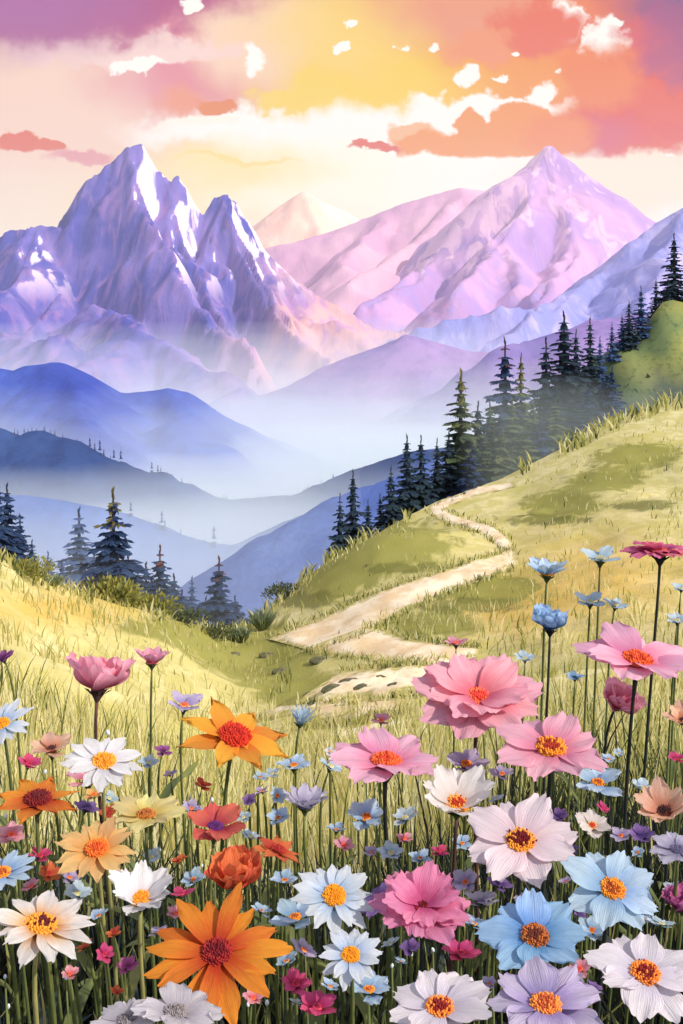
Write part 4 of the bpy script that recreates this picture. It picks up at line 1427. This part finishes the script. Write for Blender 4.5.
FL = [
    # kind, colour, px, py, width px, aspect, lean, label, options
    ('cupped', 'rose', 98, 690, 78, .15, 4, 'deep pink cup-shaped poppy, largest bloom high on the left', dict(stem='wine', e=1.75, calyx='wine', name='poppy')),
    ('bowl', 'rose', 152, 664, 42, .1, 2, 'small pale pink bloom on a thin stem against the yellow slope', dict(stem='green', e=1.6, D=.034, bx=-14)),
    ('daisy', 'white', 104, 765, 82, .62, 6, 'white daisy with orange centre under the deep pink poppy', dict(name='daisy', stem='pale')),
    ('star', 'orange2', 38, 803, 90, .52, 4, 'orange bloom with dark red centre at the left edge', dict(stem='green')),
    ('star', 'orange3', 234, 740, 108, .60, 12, 'golden orange star flower with red centre, alone in the tall grass', dict(stem='green', bx=-26)),
    ('daisy', 'whiteblue', 2, 726, 58, .6, -6, 'bluish white daisy cut by the left edge, highest there', dict(name='daisy')),
    ('small', 'purple', 4, 660, 26, .5, -20, 'small purple blossom high at the left edge', dict()),
    ('small', 'lilac', 184, 708, 38, .5, 10, 'pale lilac blossom beside the golden orange star flower', dict()),
    ('small', 'purple', 163, 753, 20, .3, 20, 'tiny purple bud on a thin stem right of the white daisy', dict(D=.018, e=1.4)),
    ('daisy', 'peach', 97, 852, 80, .72, 0, 'peach yellow daisy with orange centre on a long pale stem', dict(stem='pale', name='daisy')),
    ('bowl', 'white', 141, 902, 76, .30, 6, 'white half-open daisy seen from the side, right of the peach daisy', dict(name='daisy', stem='pale', e=1.35)),
    ('daisy', 'whitered', 40, 930, 108, .50, 10, 'big white daisy with orange and dark red centre at lower left', dict(name='daisy', stem='pale')),
    ('gerbera', 'orange', 217, 956, 138, .78, 0, 'big bright orange daisy, largest bloom along the bottom', dict(name='daisy', stem='dark', roll=0.1)),
    ('small', 'mauve', 128, 968, 24, .7, 0, 'small mauve blossom between the big white and orange daisies', dict(D=.022)),
    ('cosmos', 'grey', 128, 1022, 70, .5, -8, 'greyish white bloom cut by the bottom edge, left of its twin', dict(D=.055)),
    ('cosmos', 'grey', 176, 1016, 88, .45, 6, 'greyish white bloom under the big orange daisy at the bottom edge', dict(D=.062)),
    ('daisy', 'sky', 2, 876, 62, .6, -4, 'light blue flower with orange centre cut by the left edge', dict()),
    ('small', 'peachy', 52, 752, 44, .5, 0, 'faded peach blossom between the bluish and white daisies', dict(D=.04)),
    ('small', 'coral', 88, 783, 44, .4, 0, 'faint pink blossom below the white daisy', dict(D=.04)),
    ('small', 'peach', 94, 796, 20, .6, 0, 'small orange bud tucked under the white daisy', dict(D=.02)),
    ('cosmos', 'yellow', 146, 818, 74, .42, 0, 'faded yellow flower with brown centre among the left grasses', dict(D=.06)),
    ('small', 'red', 215, 832, 62, .5, 8, 'purplish red flower with violet centre above the red bloom', dict(D=.05)),
    ('cupped', 'coral2', 238, 886, 66, .3, -4, 'coral red bloom right above the big orange daisy', dict(e=1.5, D=.05)),
    ('star', 'coral2', 278, 852, 50, .5, 12, 'small orange-red star flower right of the purplish red one', dict(D=.04)),
    ('spiky', 'pale', 300, 724, 38, .4, 12, 'pale blue thistle-like tuft near the path end', dict(e=1.35, cen=False)),
    ('small', 'sky', 294, 768, 34, .45, 0, 'flat pale blue blossom below the thistle-like tuft', dict()),
    ('small', 'violet', 249, 802, 16, .8, 0, 'tiny dark violet bud below the golden orange star', dict(D=.014)),
    ('bowl', 'greylilac', 305, 808, 54, .15, 4, 'grey lilac half-open cup on a leaning stem', dict(e=1.6, D=.044, bx=26)),
    ('small', 'sky', 366, 820, 42, .7, 0, 'light blue blossom under the pink cosmos with dark calyx', dict(D=.036)),
    ('cosmos', 'pink', 386, 766, 114, .40, 3, 'wide pink cosmos with orange-red centre and dark calyx', dict(stem='dark', calyx='dark', name='cosmos', bx=30)),
    ('small', 'coral', 381, 722, 22, .5, 0, 'tiny pink petal-like bloom by the path end', dict(D=.02)),
    ('small', 'pale', 391, 855, 28, .6, 0, 'tiny bluish white blossom above the magenta-pink cosmos', dict(D=.024)),
    ('daisy', 'whiteblue', 334, 899, 80, .80, 6, 'white and blue daisy with round orange centre, lower middle', dict(name='daisy', roll=.2)),
    ('small', 'sky', 296, 922, 50, .5, -10, 'light blue blossom tucked left under the white and blue daisy', dict(D=.042)),
    ('small', 'sky', 285, 883, 30, .4, 0, 'small pale blue blossom right of the coral red bloom', dict(D=.028)),
    ('daisy', 'whiteblue', 351, 958, 66, .78, -3, 'smaller white daisy below the white and blue one', dict(name='daisy', D=.052)),
    ('small', 'hotpink', 296, 986, 32, .7, 0, 'small hot pink blossom right of the big orange daisy', dict(D=.026)),
    ('small', 'hotpink', 317, 1010, 40, .6, 8, 'hot pink blossom at the bottom edge below the small one', dict(D=.034)),
    ('small', 'sky', 369, 994, 46, .5, 0, 'pale blue blossom under the smaller white daisy', dict(D=.04)),
    ('double', 'pink3', 423, 910, 98, .68, 0, 'magenta-pink double cosmos with dark red centre', dict(name='cosmos', stem='dark')),
    ('cosmos', 'blushlilac', 440, 1012, 108, .60, 0, 'white cosmos cut by the bottom edge, below the magenta-pink one', dict(name='cosmos', stem='dark')),
    ('bowl', 'sky', 547, 576, 48, .1, 4, 'light blue bloom seen from the side above the steel blue one', dict(e=1.55, D=.044, stem='green')),
    ('small', 'pale', 600, 561, 38, .35, 0, 'pale blue flat blossom on the golden slope', dict()),
    ('small', 'pale', 590, 604, 30, .45, 0, 'pale blue blossom, left one of a touching pair', dict()),
    ('small', 'pale', 615, 607, 26, .45, 8, 'pale blue blossom, right one of a touching pair', dict(D=.026)),
    ('cupped', 'steel', 550, 630, 48, .1, 2, 'steel blue globe bloom with dark underside on a long stem', dict(e=1.6, D=.044, stem='dark', calyx='dark')),
    ('umbrella', 'magenta', 660, 556, 66, .2, 4, 'dark magenta bloom on a tall dark stem at upper right', dict(e=1.7, stem='dark', calyx='dark', bx=-10)),
    ('cosmos', 'pink', 637, 664, 112, .45, 4, 'wide pink cosmos with orange centre near the right edge', dict(stem='dark', calyx='dark', name='cosmos')),
    ('cupped', 'rose', 617, 706, 50, .4, 20, 'small rose-pink half-open bloom under the wide pink cosmos', dict(e=1.1, D=.044, stem='dark')),
    ('double', 'coral', 478, 702, 126, .62, 2, 'large coral pink double cosmos, biggest bloom in the middle', dict(stem='wine', calyx='wine', name='cosmos', bx=12)),
    ('small', 'coral', 456, 645, 24, .3, 0, 'small coral bud rising above the large coral pink cosmos', dict(D=.022, e=1.5)),
    ('small', 'pale', 525, 660, 22, .5, 0, 'tiny pale blue blossom left of the steel blue stem', dict(D=.02)),
    ('small', 'steel', 575, 679, 20, .5, 0, 'tiny steel blue blossom right of the steel blue stem', dict(D=.018)),
    ('cosmos', 'pink2', 551, 752, 110, .58, 0, 'light pink cosmos with golden centre, right of the coral one', dict(stem='dark', name='cosmos', roll=.3)),
    ('bowl', 'cream', 457, 808, 84, .45, 2, 'cream white cosmos with red-orange centre below the coral one', dict(name='cosmos', stem='wine', e=1.35)),
    ('cosmos', 'blush', 521, 845, 110, .72, -2, 'blush white cosmos with dark red centre', dict(name='cosmos', stem='dark', roll=.2)),
    ('small', 'sky', 598, 787, 50, .55, 0, 'light blue blossom below the small rose-pink bloom', dict(D=.042)),
    ('small', 'cream', 592, 828, 36, .75, 0, 'small cream blossom with yellow centre beside the blush cosmos', dict(D=.032)),
    ('cosmos', 'sky', 612, 892, 92, .82, 2, 'light blue cosmos with golden brown centre', dict(name='cosmos', stem='dark', roll=.35)),
    ('cosmos', 'blue', 535, 940, 102, .74, -3, 'deeper blue cosmos with brown centre below the blush cosmos', dict(name='cosmos', stem='dark')),
    ('cosmos', 'blushlilac', 645, 977, 108, .74, 2, 'lilac white cosmos with orange-red centre at lower right', dict(name='cosmos', stem='dark')),
    ('cosmos', 'lilac', 546, 1010, 116, .58, 0, 'lilac cosmos cut by the bottom edge, lower right', dict(name='cosmos', stem='dark')),
    ('cupped', 'mauve', 682, 910, 44, .6, 0, 'mauve bloom cut by the right edge beside the light blue cosmos', dict(D=.04)),
    ('bowl', 'peachy', 664, 814, 62, .35, -16, 'peach bloom with dark heart near the right edge', dict(e=1.3, D=.052, stem='dark')),
    ('bowl', 'peachy', 684, 722, 40, .5, -10, 'peach bloom cut by the right edge below the wide pink cosmos', dict(D=.036)),
    ('small', 'hotpink', 677, 760, 20, .5, 0, 'tiny hot pink blossom at the right edge', dict(D=.018)),
    ('cosmos', 'greylilac', 678, 852, 56, .55, 0, 'grey lilac bloom under the peach bloom at the right edge', dict(D=.045)),
    ('small', 'hotpink', 461, 956, 36, .5, 0, 'hot pink blossom in the dark between pink and blue cosmos', dict(D=.032)),
    ('small', 'pale', 677, 622, 24, .5, 0, 'pale blue blossom at the right edge under the magenta bloom', dict(D=.022)),
    ('small', 'pale', 681, 590, 20, .5, 0, 'tiny pale blue blossom at the right edge beside the magenta stem', dict(D=.018)),
    ('small', 'lilac', 466, 768, 46, .5, 0, 'lilac blossom peeping out above the cream white cosmos', dict(D=.045)),
    ('cosmos', 'violet', 383, 902, 50, .6, -20, 'violet bloom half hidden behind the magenta-pink cosmos', dict(D=.05)),
    ('small', 'lilac', 502, 776, 26, .5, 0, 'small lilac blossom between cream and light pink cosmos', dict(D=.026)),
    ('small', 'pale', 619, 754, 12, .7, 0, 'tiny white blossom right of the light pink cosmos', dict(D=.011)),
    ('small', 'greylilac', 482, 905, 40, .4, 0, 'faint grey lilac blossom right of the magenta-pink cosmos', dict(D=.042)),
    ('small', 'pale', 152, 858, 20, .8, 0, 'tiny bluish white blossom right of the peach daisy', dict(D=.016)),
    ('small', 'sky', 420, 860, 22, .5, 0, 'tiny light blue blossom left of the cream stem', dict(D=.022)),
    ('small', 'white', 330, 752, 12, .7, 0, 'tiny white blossom left of the wide pink cosmos', dict(D=.011)),
]
for kind, ck, px, py, w, asp, lean, label, opt in FL:
    flower(kind, ck, px, py, w, asp, lean, label, **opt)

# small filler blossoms low among the big blooms
FILL = [('sky', 'little sky blue filler blossom low among the big blooms', 16), ('pale', 'little greyish white filler blossom low among the big blooms', 14),
        ('lilac', 'little lilac filler blossom low among the big blooms', 12), ('hotpink', 'little hot pink filler blossom low among the big blooms', 6),
        ('coral2', 'little rust red filler blossom low among the big blooms', 7), ('violet', 'little dark violet filler blossom low among the big blooms', 8),
        ('coral', 'little rose filler blossom low among the big blooms', 8)]
busy = [(f_[2], f_[3], f_[4] * 0.5) for f_ in FL]
RF = random.Random(5)
for ck, lab, n in FILL:
    done = tries = 0
    while done < n and tries < 4000:
        tries += 1
        px, py = RF.uniform(4, 680), RF.uniform(760, 1010)
        if ck in ('coral2',) and px > 330:
            continue
        if ck in ('sky', 'lilac', 'violet') and px < 180 and RF.random() < 0.6:
            continue
        w = RF.uniform(14, 30)
        if any(math.hypot(px - a, (py - b_) * 1.2) < c_ * 0.8 + w * 0.35 for a, b_, c_ in busy):
            continue
        busy.append((px, py, w * 0.5))
        flower('small', ck, px, py, w, RF.uniform(0.25, 0.8), RF.uniform(-25, 25), lab, name='blossom', cat='blossom', group=lab.replace('blossom', 'blossoms').replace('little ', ''), leaf=False)
        done += 1

# tiny white buds made up to stand in for paint spatter
SPATTER_BUD = plain_mat('spatter_bud_white', (232, 236, 238), (206, 216, 226), 40, 0.6)
bv, bf = [], []
for j in range(6):
    e_ = PI * j / 5
    for k in range(8):
        a = 2 * PI * k / 8
        bv.append((math.cos(a) * math.sin(e_) * 0.75, math.sin(a) * math.sin(e_) * 0.75, -math.cos(e_) * (1.25 if j > 2 else 1)))
for j in range(5):
    for k in range(8):
        bf.append((j * 8 + k, j * 8 + (k + 1) % 8, (j + 1) * 8 + (k + 1) % 8, (j + 1) * 8 + k))
bo = mesh_obj('bud', bv, bf, SPATTER_BUD)  # bud head added to stand in for a paint fleck
bud_me = bo.data
bpy.data.objects.remove(bo)
for px, py, s in ((5, 977, 4), (8, 1007, 5), (66, 978, 4), (122, 993, 3), (230, 1008, 4), (248, 1005, 4), (267, 1003, 5), (293, 1016, 5), (140, 868, 3), (160, 850, 3), (202, 866, 3),
                  (195, 872, 3), (411, 954, 5), (400, 962, 4), (392, 966, 4), (433, 950, 4), (427, 982, 5), (500, 952, 3), (647, 910, 4), (634, 926, 3), (529, 893, 4), (493, 980, 4),
                  (560, 828, 3), (555, 672, 4), (567, 655, 3), (609, 660, 3), (575, 712, 3), (577, 588, 3), (608, 546, 4), (493, 652, 4), (502, 656, 4), (515, 634, 3), (578, 735, 4),
                  (212, 800, 4), (190, 797, 3), (225, 810, 3), (108, 733, 5), (45, 772, 4), (6, 816, 4), (365, 738, 4), (606, 652, 3), (628, 648, 3), (452, 660, 4), (305, 948, 3)):
    if py < 726:
        continue
    Y = R.uniform(0.85, 1.1) * float(np.interp(py, [700, 1000], [1.15, 0.72]))
    p = W(px, py, Y)
    g = float(gz(p.x, p.y + 0.01))
    t = empty('spatter_bud', (p.x, p.y + 0.01, g))
    s_ = s * Y / F * 0.55
    link_mesh('bud', bud_me, t, Matrix.Translation((0, -0.01, p.z - g)) @ Matrix.Rotation(R.uniform(-.5, .5), 4, 'Y') @ Matrix.Scale(s_, 4))
    v, f = tube([(0, 0, -0.01), (0.004, 0.0, (p.z - g) * 0.5), (0, -0.01, p.z - g - s_ * 0.8)], [0.0011, 0.0009, 0.0006], 5)
    mesh_obj('stem', v, f, STEM['green'], t)
    tag(t, 'tiny white bud standing in for a paint fleck, on a thread-thin stem', 'bud', 'tiny white buds added for paint spatter')

sc = bpy.context.scene
sc.view_settings.view_transform = 'Standard'
sc.view_settings.look = 'None'
sc.view_settings.exposure = 0.18
sc.view_settings.gamma = 1.0
sc.render.film_transparent = False
sc.cycles.volume_bounces = 4
sc.cycles.max_bounces = 8
sc.cycles.use_denoising = True
